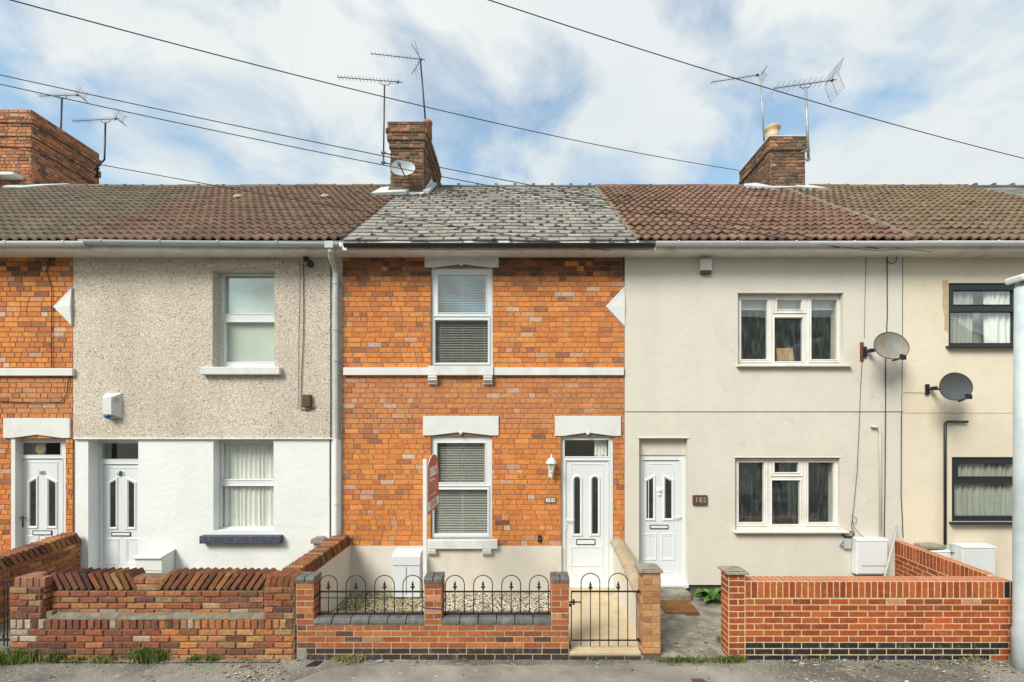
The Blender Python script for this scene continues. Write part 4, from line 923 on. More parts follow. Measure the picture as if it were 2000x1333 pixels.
C3x0, C3x1, C3y0, C3y1 = wx(1505, 3.63), wx(1572, 3.63), 3.63, 5.2
c3 = chimney(H, C3x0, C3x1, C3y0, C3y1, 7.4, 9.42, 33, CHIM, [(0.30, 0.0), (0.08, 0.04), (0.24, 0.025)], pots=[((C3x0 + C3x1) / 2 - 0.12, 4.1, 0.15, 0.50, 'buff_pot', 'roll')])
mb = MB(); mb.box(C3x0 - 0.05, C3x1 + 0.05, C3y0 - 0.05, C3y1 + 0.05, 9.42, 9.445); mb.build('cap_slab', 'lead', c3)
s3 = s_of_y(C3y0)
flashing(c3, [(C3x0 - 0.55, s3 + 0.25), (C3x0 - 0.25, s3 - 0.1), (C3x0 + 0.0, s3 - 0.2), (C3x0 + 0.55, s3 - 0.18), (C3x0 + 0.6, s3 + 0.02), (C3x0 + 0.0, s3 + 0.03), (C3x0 - 0.2, s3 + 0.45), (C3x0 - 0.5, s3 + 0.42)], seed=8)
flashing(c3, [(C3x0 + 0.55, s3 - 0.12), (C3x1 + 0.05, s3 - 0.2), (C3x1 + 0.42, s3 - 0.22), (C3x1 + 0.2, s3 + 0.05), (C3x1 + 0.15, s3 + 0.4), (C3x1 - 0.02, s3 + 0.4), (C3x0 + 0.6, s3 + 0.05)], seed=9)
H185 = H

# ================================================================== house 186 (cream yellow)
H = thing('terraced_house', 'cream yellow rendered terraced house at right edge with black framed windows', 'house', (8.5, 0, 0), 'terraced houses in the row')
x0, x1 = XB[5], XB[6]
up_w = rz_(1852, 2030, 553, 676); lo_w = rz_(1859, 2040, 893, 1019); zl = wz(807)
mb = MB(); panel(mb, (x0 + 0.002, x1, zl, 5.33), [up_w], -0.006, 0.3); mb.build('wall', 'render_yellow', H, bevel=0.004)
mb = MB(); panel(mb, (x0 + 0.002, x1, -0.45, zl - 0.003), [lo_w], 0.0, 0.3); mb.build('lower_wall', 'render_yellow', H, bevel=0.003)
mb = MB(); r_ = random.Random(4)
Pp = [(wx(1851), wz(548))] + [(wx(1842 + r_.uniform(-3, 3)), wz(548 + i * 12)) for i in range(9)] + [(wx(1851), wz(650))]
mb.prism(Pp, -0.0085, 0.0, 'y'); mb.build('bare_patch', 'render_patch', H)
fo, G = window(H, up_w, 0.03, [(1862, 1979, 568, 595), (1856, 1980, 610, 670)], fmat='dark_frame')
s_ = MB(); s_.box(up_w[0] - 0.05, up_w[1] + 0.05, -0.10, 0.05, up_w[2] - 0.035, up_w[2] - 0.002); s_.build('sill', 'dark_frame', fo, bevel=0.006)
curtain(fo, wx(1856), wx(1915), up_w[2], up_w[3], 0.12, 21, 0.02, 7, mat='net'); curtain(fo, wx(1935), wx(1985), up_w[2], up_w[3], 0.115, 22, 0.02, 5, sway=0.05, mat='curtain')
mb = MB(); mb.box(wx(1856), wx(1985), 0.30, 0.303, up_w[2], up_w[3]); mb.build('net', 'net', fo)
fo, G = window(H, lo_w, 0.03, [(1871, 2035, 906, 931), (1864, 2035, 946, 1008)], fmat='dark_frame')
s_ = MB(); s_.box(lo_w[0] - 0.05, lo_w[1] + 0.05, -0.10, 0.05, lo_w[2] - 0.035, lo_w[2] - 0.002); s_.build('sill', 'dark_frame', fo, bevel=0.006)
curtain(fo, lo_w[0] + 0.04, lo_w[1], lo_w[2], lo_w[3], 0.105, 23, 0.022, 15, sway=0.02, mat='net')
r3_ = tile_roof(H, RB[5] + 0.01, RB[6], OLIV, 1186); roof_moss(r3_, [(6.9, 4.5, 0.5, 0.3), (8.0, 3.5, 1.2, 1.0)], 260, 3); ridge_tiles(H, RB[5], RB[6], OLIV, 36); verge(H, RB[6], 19, 0.08, 0.05)
eaves(H, XB[5] + 0.002, XB[6]); gutter(H, wx(1785, -0.4) + 0.002, 10.8, 5.405, 5.405, 'gutter_white', r=0.062)
interior(H, x0 + 0.02, x1 - 0.02); H186 = H
H = thing('terraced_house', 'terraced house showing only its grey slate roof beyond the upper right corner', 'house', (13, 0, 0), 'terraced houses in the row')
mb = MB(); mb.box(XB[6] + 0.004, XB[7], 0.0, 0.3, -0.4, 5.33); mb.build('wall', 'white_wall', H)
slate_roof(H, RB[6] + 0.06, RB[7], 1187, moss=80); eaves(H, XB[6] + 0.002, XB[7]); gutter(H, 10.81, XB[7], 5.40, 5.40, 'gutter_black')
mb = MB(); mb.tube([(RB[6], RY, RZ + 0.01), (RB[7], RY, RZ + 0.01)], 0.05, 8); x = RB[6] + 0.2
while x < RB[7]: mb.box(x, x + 0.07, RY - 0.055, RY + 0.055, RZ - 0.02, RZ + 0.085); x += 0.455
mb.build('ridge', 'blue_brick', H)

# far side of the street (seen in the windows only)
ORD = ['first', 'second', 'third', 'fourth', 'fifth', 'sixth', 'seventh', 'eighth', 'ninth']
def opposite(x, mat, k):
    t = thing('terraced_house', ORD[k] + ' terraced house from the left on the far side of the street', 'house', (x, -13, 0), 'houses on the far side of the street')
    m_ = MB(); m_.box(x - 2.4, x + 2.4, -21, -13.0, -0.4, 5.3); m_.build('wall', mat, t)
    m_ = MB(); m_.prism([(-12.7, 5.3), (-17, 8.3), (-21.3, 5.3)], x - 2.4, x + 2.4, 'x'); m_.build('roof', 'opp_roof', t)
    m_ = MB()
    for q in ((-1.5, -0.5, 1.0, 2.2), (-1.5, -0.5, 3.4, 4.7), (0.6, 1.5, 0, 2.1)): m_.box(x + q[0], x + q[1], -12.99, -12.95, q[2], q[3])
    m_.build('window', 'doorglass', t)
for i in range(9): opposite(-19.2 + 4.8 * i, 'opp_wall' if i % 3 else 'render_grey', i)

# ================================================================== front gardens
def yard(name, mat, x0, x1, prof, nx=30):
    """strip of ground x0..x1 following a (y,z) profile, with slight unevenness"""
    mb = MB(); V = []; n = len(prof)
    for (y, z) in prof:
        for i in range(nx + 1):
            x = x0 + (x1 - x0) * i / nx; V.append((x, y, z + 0.008 * noise.noise(Vector((x * 3, y * 3, 2)))))
    mb.faces(V, [(j * (nx + 1) + i, j * (nx + 1) + i + 1, (j + 1) * (nx + 1) + i + 1, (j + 1) * (nx + 1) + i) for j in range(n - 1) for i in range(nx)])
    return struct(mb.build(name, mat, smooth=True))
def lin(y0, z0, y1, z1, n=14): return [(y0 + (y1 - y0) * i / n, z0 + (z1 - z0) * i / n) for i in range(n + 1)]
yard('garden_ground', 'concrete', -11.5, -7.3, lin(-2.2, -0.235, 0.05, -0.2))
yard('garden_ground', 'concrete', -7.19, -2.9, lin(-2.2, -0.24, 0.05, -0.10))
yard('garden_ground', 'soil', -2.80, 0.60, lin(-2.02, -0.165, 0.02, -0.15))
yard('garden_ground', 'concrete', 2.3, 6.1, lin(-1.95, -0.22, -0.24, -0.14)); yard('garden_bed', 'soil', 2.55, 6.1, lin(-0.25, -0.135, 0.05, -0.11))
yard('garden_ground', 'concrete', 6.15, 12, lin(-2.2, -0.24, 0.05, -0.15))
# sandy path of the brick house with front slab
mb = MB(); mb.prism([(-1.95, -0.45), (-1.95, -0.185), (-0.02, -0.065), (-0.02, -0.45)], 0.60, 1.50, 'x'); mb.box(0.60, 1.50, -0.28, 0.01, -0.2, -0.048)
struct(mb.build('path', 'path_sand', bevel=0.006))
mb = MB(); mb.box(0.565, 1.425, YF + 0.0, -1.94, -0.205, -0.165); struct(mb.build('path_edge_slab', 'path_sand', bevel=0.008))
# concrete path of the pale house
rng = random.Random(9)
mb = MB()
mb.prism([(YF - 0.01, -0.45), (YF - 0.01, -0.215), (-1.15, -0.16), (-1.15, -0.45)], 1.66, 2.36, 'x'); mb.prism([(-1.145, -0.45), (-1.145, -0.162), (-0.40, -0.115), (-0.40, -0.45)], 1.66, 2.34, 'x')
mb.prism([(YF + 0.02, -0.45), (YF + 0.02, -0.235), (-0.35, -0.145), (-0.35, -0.45)], 2.37, 2.95, 'x')
struct(mb.build('garden_path', 'concrete', bevel=0.01))
mb = MB(); mb.box(1.62, 2.62, -0.41, -0.03, -0.3, -0.035); struct(mb.build('door_step', 'concrete', bevel=0.02))
# paving at the door of the pebbledashed house
mb = MB(); mb.box(-7.1, -6.2, -0.35, 0.2, -0.3, -0.06); struct(mb.build('door_step', 'concrete', bevel=0.015))

# gravel
def gravel(x0, x1, y0, y1, z, n, seed, tab, name, label, r=(0.009, 0.019), slope=0.0, mat='pebble', flat=0.7, dens=None):
    rng = random.Random(seed); mb = MB()
    base = [Vector(p) for p in ((1, 0, 0), (0, 1, 0), (-1, 0, 0), (0, -1, 0), (0, 0, 1), (0, 0, -1))]
    F = [(0, 1, 4), (1, 2, 4), (2, 3, 4), (3, 0, 4), (1, 0, 5), (2, 1, 5), (3, 2, 5), (0, 3, 5)]
    k_ = 0
    while k_ < n:
        x, y = rng.uniform(x0, x1), rng.uniform(y0, y1)
        if dens and rng.random() > dens(x, y): n -= 0; k_ += 1; continue
        k_ += 1; q = rng.uniform(*r); a = rng.uniform(0, 6.28); c, s = cos(a), sin(a); sx, sy, sz = rng.uniform(0.8, 1.6), rng.uniform(0.7, 1.1), flat * rng.uniform(0.7, 1.1)
        tx, ty = rng.uniform(-0.4, 0.4), rng.uniform(-0.4, 0.4); zz = z + slope * y + rng.uniform(-0.004, 0.012)
        V = []
        for p in base:
            px_, py_, pz_ = p.x * sx * q * rng.uniform(0.85, 1.15), p.y * sy * q * rng.uniform(0.85, 1.15), p.z * sz * q
            V.append((x + c * px_ - s * py_, y + s * px_ + c * py_, zz + pz_ + tx * px_ + ty * py_))
        mb.faces(V, F, jitc(choose(rng, tab), rng, 0.15))
    o = mb.build(name, mat, smooth=False); tag(o, label, name.replace('_', ' '), kind='stuff'); return o
GRAV = [(4, (0.56, 0.48, 0.35)), (3, (0.66, 0.60, 0.48)), (2, (0.42, 0.33, 0.22)), (1.5, (0.72, 0.68, 0.60)), (1, (0.30, 0.25, 0.19)), (0.5, (0.20, 0.18, 0.15))]
GREENG = [(4, (0.40, 0.36, 0.20)), (3, (0.50, 0.46, 0.32)), (2, (0.28, 0.27, 0.12)), (1, (0.6, 0.57, 0.45)), (1, (0.17, 0.16, 0.09))]
gravel(-1.55, 0.58, -1.93, -0.02, -0.150, 9500, 1, GRAV, 'gravel', 'cream gravel spread behind the railings of the brick house')
gravel(-2.76, -1.3, -1.93, -0.02, -0.150, 6000, 2, GREENG, 'mossy_gravel', 'greenish gravel in the left corner behind the railings')
LIT = [(4, (0.40, 0.37, 0.30)), (3, (0.28, 0.22, 0.14)), (3, (0.14, 0.09, 0.05)), (2, (0.55, 0.52, 0.45)), (2, (0.09, 0.06, 0.035))]
def flakes(x0, x1, y0, y1, n, seed, label, name='leaf_litter', dens=None, z=ZP):
    rng = random.Random(seed); mb = MB(); m_ = 0
    for _ in range(n):
        x, y = rng.uniform(x0, x1), rng.uniform(y0, y1)
        if dens and rng.random() > dens(x, y): continue
        q = rng.choice((0.006, 0.009, 0.012, 0.02)) * rng.uniform(0.6, 1.4); a = rng.uniform(0, 6.28); zz = z + rng.uniform(-0.002, 0.008)
        P = []
        for k_ in range(5):
            t = a + 2 * pi * k_ / 5; rr_ = q * rng.uniform(0.5, 1.3); P.append((x + rr_ * cos(t), y + rr_ * 0.8 * sin(t), zz + rng.uniform(-0.002, 0.006)))
        mb.face(P, jitc(choose(rng, LIT), rng, 0.25))
    return tag(mb.build(name, 'pebble'), label, 'leaf litter', kind='stuff')
def ring_(c, w, hgt): return lambda x, y: math.exp(-((x - c) / w) ** 2) * max(0.0, min(1, (y + 2.75 + hgt) / 0.3))
flakes(3.0, 6.4, -2.7, YF - 0.01, 2600, 3, 'dry leaves and white grit gathered along the foot of the new red brick wall', dens=lambda x, y: 0.12 + 0.88 * max(0, 1 - abs(y - YF) / (0.12 + 0.09 * max(0, x - 2.8))) )
flakes(-4.3, -2.6, -2.7, YF - 0.01, 1300, 4, 'brown crumbs and grit on the pavement by the old brick wall', dens=lambda x, y: max(0.05, 1 - abs(x + 3.25 + (y + 2.1) * 0.7) / 0.45))
flakes(-6.6, -2.6, -2.6, YF - 0.01, 1000, 5, 'loose grit along the foot of the old weathered garden wall', dens=lambda x, y: 0.08 + 0.9 * max(0, 1 - abs(y - YF) / 0.15))
flakes(-2.6, 2.9, -2.6, YF - 0.01, 1100, 6, 'scattered white specks and grit on the pavement below the railings', dens=lambda x, y: 0.10 + 0.9 * max(0, 1 - abs(y - YF) / 0.10))

flakes(1.7, 2.6, -2.05, -0.95, 260, 7, 'white flecks and grit scattered on the concrete path of the pale house', z=-0.19)
# ------------------------------------------------------------------ old garden wall (183)
MORT_O = (0.20, 0.155, 0.10); MORT_P = (0.50, 0.40, 0.25)
def coping_brick(mb, c, l, t, d, ang, rng, axis='Y', col=None, tilt=0.0):
    Mx = Matrix.Translation(c) @ Matrix.Rotation(tilt, 4, 'X') @ Matrix.Rotation(ang, 4, axis)
    if axis == 'Y': mb.mbox(Mx, t * rng.uniform(0.9, 1.05), d, l * rng.uniform(0.94, 1.03), col)
    else: mb.mbox(Mx, d, t * rng.uniform(0.9, 1.05), l * rng.uniform(0.94, 1.03), col)
W = thing('garden_wall', 'old crumbling brick garden wall with slanted sawtooth coping bricks', 'garden wall', (-4.4, YF, ZP))
rng = random.Random(83); pal = simple_pal(rng, OLD, 0.2)
wxF = lambda p: wx(p, YF); wzF = lambda p: wz(p, YF)
xa, xb = wxF(20), wxF(576)
mb = MB()
zl = wzF(1209)
def dark_left(u, v, j):
    c = choose(rng, OLD)
    if u < 1.9 and rng.random() < 0.6: c = choose(rng, [(2, (0.22, 0.08, 0.05)), (2, (0.28, 0.09, 0.05)), (1, (0.16, 0.07, 0.05))])
    elif u > 1.9 and rng.random() < 0.55: c = choose(rng, [(2, (0.52, 0.20, 0.07)), (2, (0.48, 0.26, 0.12)), (1, (0.44, 0.16, 0.06))])
    if u < 0.4 and rng.random() < 0.4: c = (0.50, 0.40, 0.32)
    return jitc(c, rng, 0.2)
BK = dict(joint=0.014, proud=0.013, jit=0.005, chamf=0.007)
mb.box(xa, xb, YF, YF + 0.33, ZP - 0.06, zl, MORT_O)
zh = wzF(1229)
bricks(mb, (xa, YF, ZP - 0.02), (1, 0, 0), (0, 0, 1), (0, -1, 0), xb - xa, zh - ZP + 0.02, 0.073, 0.226, dark_left, rng, bond='stretch', **BK)
bricks(mb, (xa, YF, zh), (1, 0, 0), (0, 0, 1), (0, -1, 0), xb - xa, zl - zh, 0.115, 0.085, dark_left, rng, bond='stack', **BK)
bricks(mb, (xb, YF, ZP), (0, 1, 0), (0, 0, 1), (1, 0, 0), 0.33, zl - ZP, 0.075, 0.226, pal, rng, bond='stretch', **BK)
YU = -2.02; ux0, ux1 = wx(84, YU), wx(517, YU); zc = wz(1154, YU)
mb.box(ux0, ux1, YU, YU + 0.215, zl - 0.01, zc, MORT_O)
bricks(mb, (ux0, YU, zl + 0.015), (1, 0, 0), (0, 0, 1), (0, -1, 0), ux1 - ux0, zc - zl - 0.015, 0.077, 0.228, pal, rng, bond='stretch', **BK)
# piers
pz = wzF(1147)
for a, b, f in ((wxF(20), wxF(84), 'FRL'), (wxF(517), wxF(576), 'FRL')):
    brick_box(mb, a, b, YF - 0.004, YF + 0.33, zl - 0.001, pz, f, 0.075, 0.226, pal, rng, MORT_O, **BK)
mb.box(wxF(84), wxF(98), YF + 0.02, YF + 0.2, zl, wzF(1196), (0.30, 0.22, 0.16))
wall_ = mb.build('wall', 'oldbrick', W)
mb = MB(); x0_, x1_ = wxF(97), wxF(517); V = []; n = 46     # weathered mortar slope
for i in range(n + 1):
    x = x0_ + (x1_ - x0_) * i / n; a, b = rng.uniform(-.008, .008), rng.uniform(-.008, .006)
    V += [(x, YF - 0.012 + a, zl - 0.004), (x, YF - 0.004 + a, zl + 0.018 + b), (x, YU + 0.005, zl + 0.055 + b)]
mb.faces(V, [(3 * i + q, 3 * i + 3 + q, 3 * i + 4 + q, 3 * i + 1 + q) for i in range(n) for q in (0, 1)] + [(0, 1, 2), (3 * n + 2, 3 * n + 1, 3 * n)]); mb.build('mortar_ledge', 'ledge', W, smooth=False)
mb = MB(); Yc_ = YU + 0.105; zc0 = zc; zc1 = wz(1119, YU); hm = zc1 - zc0
mb.box(ux0, ux1, YU + 0.03, YU + 0.19, zc0 - 0.002, zc1 - 0.055, MORT_O)
pitch = wx(114.6, YU) - wx(100, YU)
xs_ = wx(97, YU); xm0 = wx(262, YU); xm1 = wx(313, YU); x = xs_
while x < xm0:     # leaning back
    coping_brick(mb, (x, Yc_, (zc0 + zc1) / 2 + 0.004), 0.235, 0.060, 0.225, radians(-27 + rng.uniform(-3, 3)), rng, col=jitc(choose(rng, COPE), rng, 0.25), tilt=rng.uniform(-.02, .02)); x += pitch
x = xm1 + 0.04
while x < wx(512, YU):
    coping_brick(mb, (x, Yc_, (zc0 + zc1) / 2 + 0.004), 0.245, 0.060, 0.225, radians(36 + rng.uniform(-3, 3)), rng, col=jitc(choose(rng, COPE), rng, 0.25), tilt=rng.uniform(-.02, .02)); x += pitch
mb.box(xm0 + 0.02, xm1 - 0.02, YU - 0.006, YU + 0.21, zc0 + 0.005, zc0 + 0.075, (0.36, 0.22, 0.12)); mb.box(xm0 - 0.01, xm0 + 0.12, YU - 0.006, YU + 0.21, zc0 + 0.085, zc0 + 0.155, (0.34, 0.12, 0.06)); mb.box(xm0 + 0.135, xm1 + 0.03, YU - 0.008, YU + 0.21, zc0 + 0.085, zc0 + 0.15, (0.42, 0.18, 0.08))
mb.build('coping', 'oldbrick', W, bevel=0.007)
mb = MB()    # bricks on edge capping the two piers
x = wxF(28)
for i in range(5): mb.mbox(Matrix.Translation((x + 0.035, YF + 0.13, pz + 0.056)) @ Matrix.Rotation(rng.uniform(-.03, .03), 4, 'Z'), 0.068, 0.26, 0.115, jitc(choose(rng, [(2, (0.42, 0.28, 0.22)), (2, (0.34, 0.17, 0.11))]), rng, 0.2)); x += 0.076
x = wxF(517)
for i in range(5): mb.mbox(Matrix.Translation((x + 0.035, YF + 0.13, pz + 0.066)) @ Matrix.Rotation(radians(14 + rng.uniform(-4, 4)), 4, 'Y'), 0.066, 0.24, 0.135, jitc(choose(rng, COPE), rng, 0.25)); x += 0.073
mb.build('pier_cap', 'oldbrick', W, bevel=0.007)

# ------------------------------------------------------------------ party garden walls
def party(label, x0, x1, zb, zt0, zt1, y1, seed, teeth=True, right_mat='render_cream', ext=YF + 0.2):
    """runs from the house (y=0) to y1; top from zt0 at house to zt1 at street"""
    W = thing('party_wall', label, 'garden wall', ((x0 + x1) / 2, -1, -0.2)); rng = random.Random(seed); pal = simple_pal(rng, REDW, 0.25)
    mb = MB(); mb.prism([(y1, -0.45), (0.0, -0.45), (0.0, zt0 - 0.15), (y1, zt1 - 0.15)], x0, x1, 'x', MORT_O)
    L_ = sqrt(y1 * y1 + (zt0 - zt1) ** 2); u = Vector((0, -y1, zt0 - zt1)) / L_
    bricks(mb, (x1, y1, zt1 - 0.15 - 0.9), u, (0, 0, 1), (1, 0, 0), L_, 0.9, 0.075, 0.228, pal, rng, bond='stretch', **BK)
    bricks(mb, (x0, 0, zt0 - 0.15 - 0.9), -u, (0, 0, 1), (-1, 0, 0), L_, 0.9, 0.075, 0.228, pal, rng, bond='stretch', **BK)
    mb.build('wall', 'oldbrick', W)
    mb = MB(); n = int(L_ / 0.082); sl = math.atan2(zt0 - zt1, -y1)
    mb.prism([(y1, zt1 - 0.16), (0.0, zt0 - 0.16), (0.0, zt0 - 0.06), (y1, zt1 - 0.06)], x0 + 0.02, x1 - 0.02, 'x', MORT_O)
    for i in range(n):
        t = (i + 0.5) / n; y = y1 * (1 - t); z = zt1 + (zt0 - zt1) * t - 0.085
        coping_brick(mb, ((x0 + x1) / 2, y, z), 0.205, 0.064, x1 - x0 + 0.02, radians(30 + rng.uniform(-4, 4)), rng, axis='X', col=jitc(choose(rng, COPE), rng, 0.3))
    mb.build('coping', 'oldbrick', W, bevel=0.006)
    return W
party('dark brick party wall with sawtooth coping beside door 182', -7.42, -7.20, -0.2, 0.83, 0.66, -2.0, 71)
W = party('brick party wall with sawtooth coping, cream rendered towards the gravel', -3.02, -2.81, -0.15, 0.80, 0.74, -1.79, 72)
mb = MB(); mb.prism([(-1.79, -0.4), (0.0, -0.4), (0.0, 0.63), (-1.79, 0.575)], -2.812, -2.785, 'x'); mb.build('render', 'render_cream', W)

W = thing('party_wall', 'cream rendered party wall with rounded sandy coping stones sloping to the tan pier', 'garden wall', (1.58, -1, -0.2))
mb = MB(); mb.prism([(-1.88, -0.45), (0.0, -0.45), (0.0, 0.66), (-1.20, 0.50), (-1.88, 0.40)], 1.475, 1.62, 'x'); mb.build('wall', 'render_cream', W, bevel=0.004)
mb = MB(); rng = random.Random(12); ys = [0.0, -0.36, -0.74, -1.12, -1.5, -1.88]
for i in range(5):
    ya, yb = ys[i] - 0.006, ys[i + 1] + 0.006
    zf = lambda y: 0.66 + (0.135 * y if y > -1.2 else -0.162 + 0.147 * (y + 1.2))
    j_ = rng.uniform(-0.012, 0.012); prof = []
    for k_ in range(9):
        th = pi * k_ / 8; prof.append((1.548 - 0.115 * cos(th) + j_, 0.075 * sin(th) ** 0.8))
    V = [(p[0], ya, zf(ya) + p[1]) for p in prof] + [(p[0], yb, zf(yb) + p[1] + j_ * 0.4) for p in prof]
    mb.faces(V, [(k_, k_ + 1, 10 + k_, 9 + k_) for k_ in range(8)] + [tuple(range(9)), tuple(range(17, 8, -1)), (0, 9, 17, 8)])
mb.build('coping', 'sand_stone', W, bevel=0.006)
W = thing('brick_pier', 'narrow tan brick pier with flat stone cap between gate and concrete path', 'pier', (1.54, -2, -0.25))
rng = random.Random(13); pal = simple_pal(rng, TAN, 0.12); mb = MB()
a, b = wxF(1255), wxF(1290)
mb.box(a - 0.02, b, YF + 0.01, YF + 0.24, ZP - 0.05, -0.185, (0.13, 0.12, 0.10))
brick_box(mb, a, b, YF, YF + 0.23, -0.185, wzF(1119), 'FRL', 0.0775, 0.222, pal, rng, (0.30, 0.21, 0.13), joint=0.009, proud=0.004, jit=0.002, chamf=0.003)
mb.build('pier', 'newbrick', W)
mb = MB(); zt = wzF(1119); mb.box(a - 0.045, b + 0.025, YF - 0.03, YF + 0.275, zt, zt + 0.035); mb.prism([(a - 0.045, zt + 0.036), (b + 0.025, zt + 0.036), (b - 0.04, zt + 0.05), (a + 0.03, zt + 0.05)], YF + 0.0, YF + 0.25, 'y'); mb.build('cap', 'cap_stone', W, bevel=0.006)

# ------------------------------------------------------------------ railing wall (184)
W = thing('garden_wall', 'low red brick garden wall with three blue capped piers and black base courses', 'garden wall', (-1.1, YF, ZP))
rng = random.Random(84); pal = simple_pal(rng, REDW, 0.15)
xa, xb = wxF(580), wxF(1111); mb = MB(); MB_ = (0.55, 0.45, 0.28)
DK = lambda u, v, j: jitc((0.055, 0.038, 0.038), rng, 0.2)
bk = dict(joint=0.010, proud=0.005, jit=0.0018, chamf=0.003)
zt = wzF(1221); zbk = wzF(1266)
mb.box(xa, xb, YF, YF + 0.225, ZP - 0.06, zt, MB_)
bricks(mb, (xa + 0.11, YF, ZP - 0.008), (1, 0, 0), (0, 0, 1), (0, -1, 0), xb - xa - 0.11, zbk - ZP + 0.008, 0.071, 0.226, DK, rng, bond='stretch', **bk)
mb.box(xa, xa + 0.105, YF - 0.006, YF, ZP, zbk - 0.005, (0.30, 0.29, 0.24))
bricks(mb, (xa, YF, zbk), (1, 0, 0), (0, 0, 1), (0, -1, 0), xb - xa, zt - zbk, 0.0715, 0.226, pal, rng, bond='stretch', **bk)
P3 = [(wxF(578), wxF(612)), (wxF(829), wxF(862)), (wxF(1077), wxF(1111))]
zpt = wzF(1139)
for a, b in P3:
    brick_box(mb, a, b, YF - 0.001, YF + 0.225, zt + 0.0005, zpt, 'FRL', 0.0715, 0.218, pal, rng, MB_, **bk)
mb.build('wall', 'newbrick', W)
for a, b in P3:
    c = MB(); m_ = (a + b) / 2
    for p, q in ((a - 0.006, m_ - 0.004), (m_ + 0.004, b + 0.006)):
        P = [(YF - 0.012, zpt), (YF + 0.235, zpt), (YF + 0.235, zpt + 0.07), (YF + 0.02, zpt + 0.07), (YF - 0.012, zpt + 0.045)]
        c.prism(P, p, q, 'x')
    c.build('pier_cap', 'blue_brick', W, bevel=0.006)
for k_ in (0, 1):
    a, b = P3[k_][1], P3[k_ + 1][0]; n = 6; c = MB(); w_ = (b - a) / n
    for i in range(n):
        P = [(YF - 0.008, zt), (YF + 0.23, zt), (YF + 0.23, zt + 0.085), (YF + 0.06, zt + 0.085), (YF + 0.025, zt + 0.078), (YF + 0.0, zt + 0.058), (YF - 0.008, zt + 0.03)]
        c.prism(P, a + i * w_ + 0.005, a + (i + 1) * w_ - 0.005, 'x')
    c.box(a, b, YF + 0.01, YF + 0.22, zt, zt + 0.05)
    c.build('bullnose_coping', 'blue_brick', W, bevel=0.004)
zc_ = zt + 0.085

def finial(parent, x, Y, z, s=1.0):
    mb = MB(); pr = [(0.006, 0), (0.011, 0.008), (0.008, 0.02), (0.018, 0.028), (0.022, 0.036), (0.012, 0.05), (0.010, 0.058), (0.017, 0.066), (0.012, 0.085), (0.001, 0.118)]
    mb.lathe([(r * s, h * s) for r, h in pr], (x, Y, z), 8)
    mb.tube([(x - 0.026 * s, Y, z + 0.030 * s), (x - 0.018 * s, Y, z + 0.046 * s), (x, Y, z + 0.042 * s), (x + 0.018 * s, Y, z + 0.046 * s), (x + 0.026 * s, Y, z + 0.030 * s)], 0.0045 * s, 6)
    mb.build('finial', 'black', parent, smooth=True)
YR = -2.0
def hoop(parent, xa, xb, Y, zleg, ztop, zb, r=0.006):
    c = (xa + xb) / 2; R_ = (xb - xa) / 2
    pts = [(xa, Y, zb), (xa, Y, ztop - R_)] + [(c - R_ * cos(t), Y, ztop - R_ + R_ * sin(t)) for t in [pi * i / 16 for i in range(1, 16)]] + [(xb, Y, ztop - R_), (xb, Y, zb)]
    mb = MB(); mb.tube(pts, r, 8); mb.build('hoop', 'black', parent, smooth=True)
def railing(label, pa, pb, hoops, mid):
    T = thing('railing', label, 'railing', (wx((pa + pb) / 2, YR), YR, zc_), 'railings on the low wall')
    mb = MB(); xa, xb = wx(pa, YR), wx(pb, YR); z1_ = wz(1155.5, YR)
    mb.box(xa, xb, YR - 0.012, YR + 0.012, zc_ + 0.001, zc_ + 0.02); mb.build('bottom_rail', 'black', T)
    mb = MB(); mb.box(xa, xb, YR - 0.005, YR + 0.005, z1_ - 0.012, z1_ + 0.008); mb.build('top_rail', 'black', T)
    if mid: mb = MB(); mb.box(xa, xb, YR - 0.003, YR + 0.003, wz(1168, YR) - 0.006, wz(1168, YR) + 0.004); mb.build('middle_rail', 'black', T)
    for a, b in hoops:
        A, B = wx(a, YR), wx(b, YR); hoop(T, A, B, YR, 0, wz(1124, YR), zc_ + 0.01)
        m_ = (A + B) / 2; mb = MB(); mb.tube([(m_, YR, zc_ + 0.01), (m_, YR, z1_ + 0.02)], 0.006, 8); mb.build('bar', 'black', T, smooth=True)
        finial(T, m_, YR, z1_ + 0.015, 1.0)
railing('black hooped railing with a middle rail, left of the sign post', 622, 829, [(624, 659), (676, 714), (732, 770), (787, 825)], True)
railing('black hooped railing in front of the paler gravel, right of the sign post', 867, 1077, [(870, 907), (925, 962), (980, 1017), (1034, 1071)], False)
# gate
YG = -2.03; G_ = thing('garden_gate', 'black metal garden gate with two hoops and spear finials before the sandy path', 'gate', (wx(1180, YG), YG, -0.2))
X = lambda p: wx(p, YG); Z = lambda p: wz(p, YG)
mb = MB(); mb.box(X(1115), X(1249), YG - 0.006, YG + 0.006, Z(1157), Z(1154)); mb.box(X(1115), X(1249), YG - 0.006, YG + 0.006, Z(1252), Z(1249.5)); mb.box(X(1115) , X(1115) + 0.012, YG - 0.006, YG + 0.006, Z(1250), Z(1155)); mb.box(X(1243), X(1243) + 0.012, YG - 0.006, YG + 0.006, Z(1250), Z(1155)); mb.build('gate_frame', 'black', G_)
for a, b in ((1135, 1171.5), (1189, 1226)):
    hoop(G_, X(a), X(b), YG, 0, Z(1120), Z(1263)); m_ = (X(a) + X(b)) / 2
    mb = MB(); mb.tube([(m_, YG, Z(1263)), (m_, YG, Z(1153))], 0.006, 8); mb.build('bar', 'black', G_, smooth=True); finial(G_, m_, YG, Z(1154), 1.0)
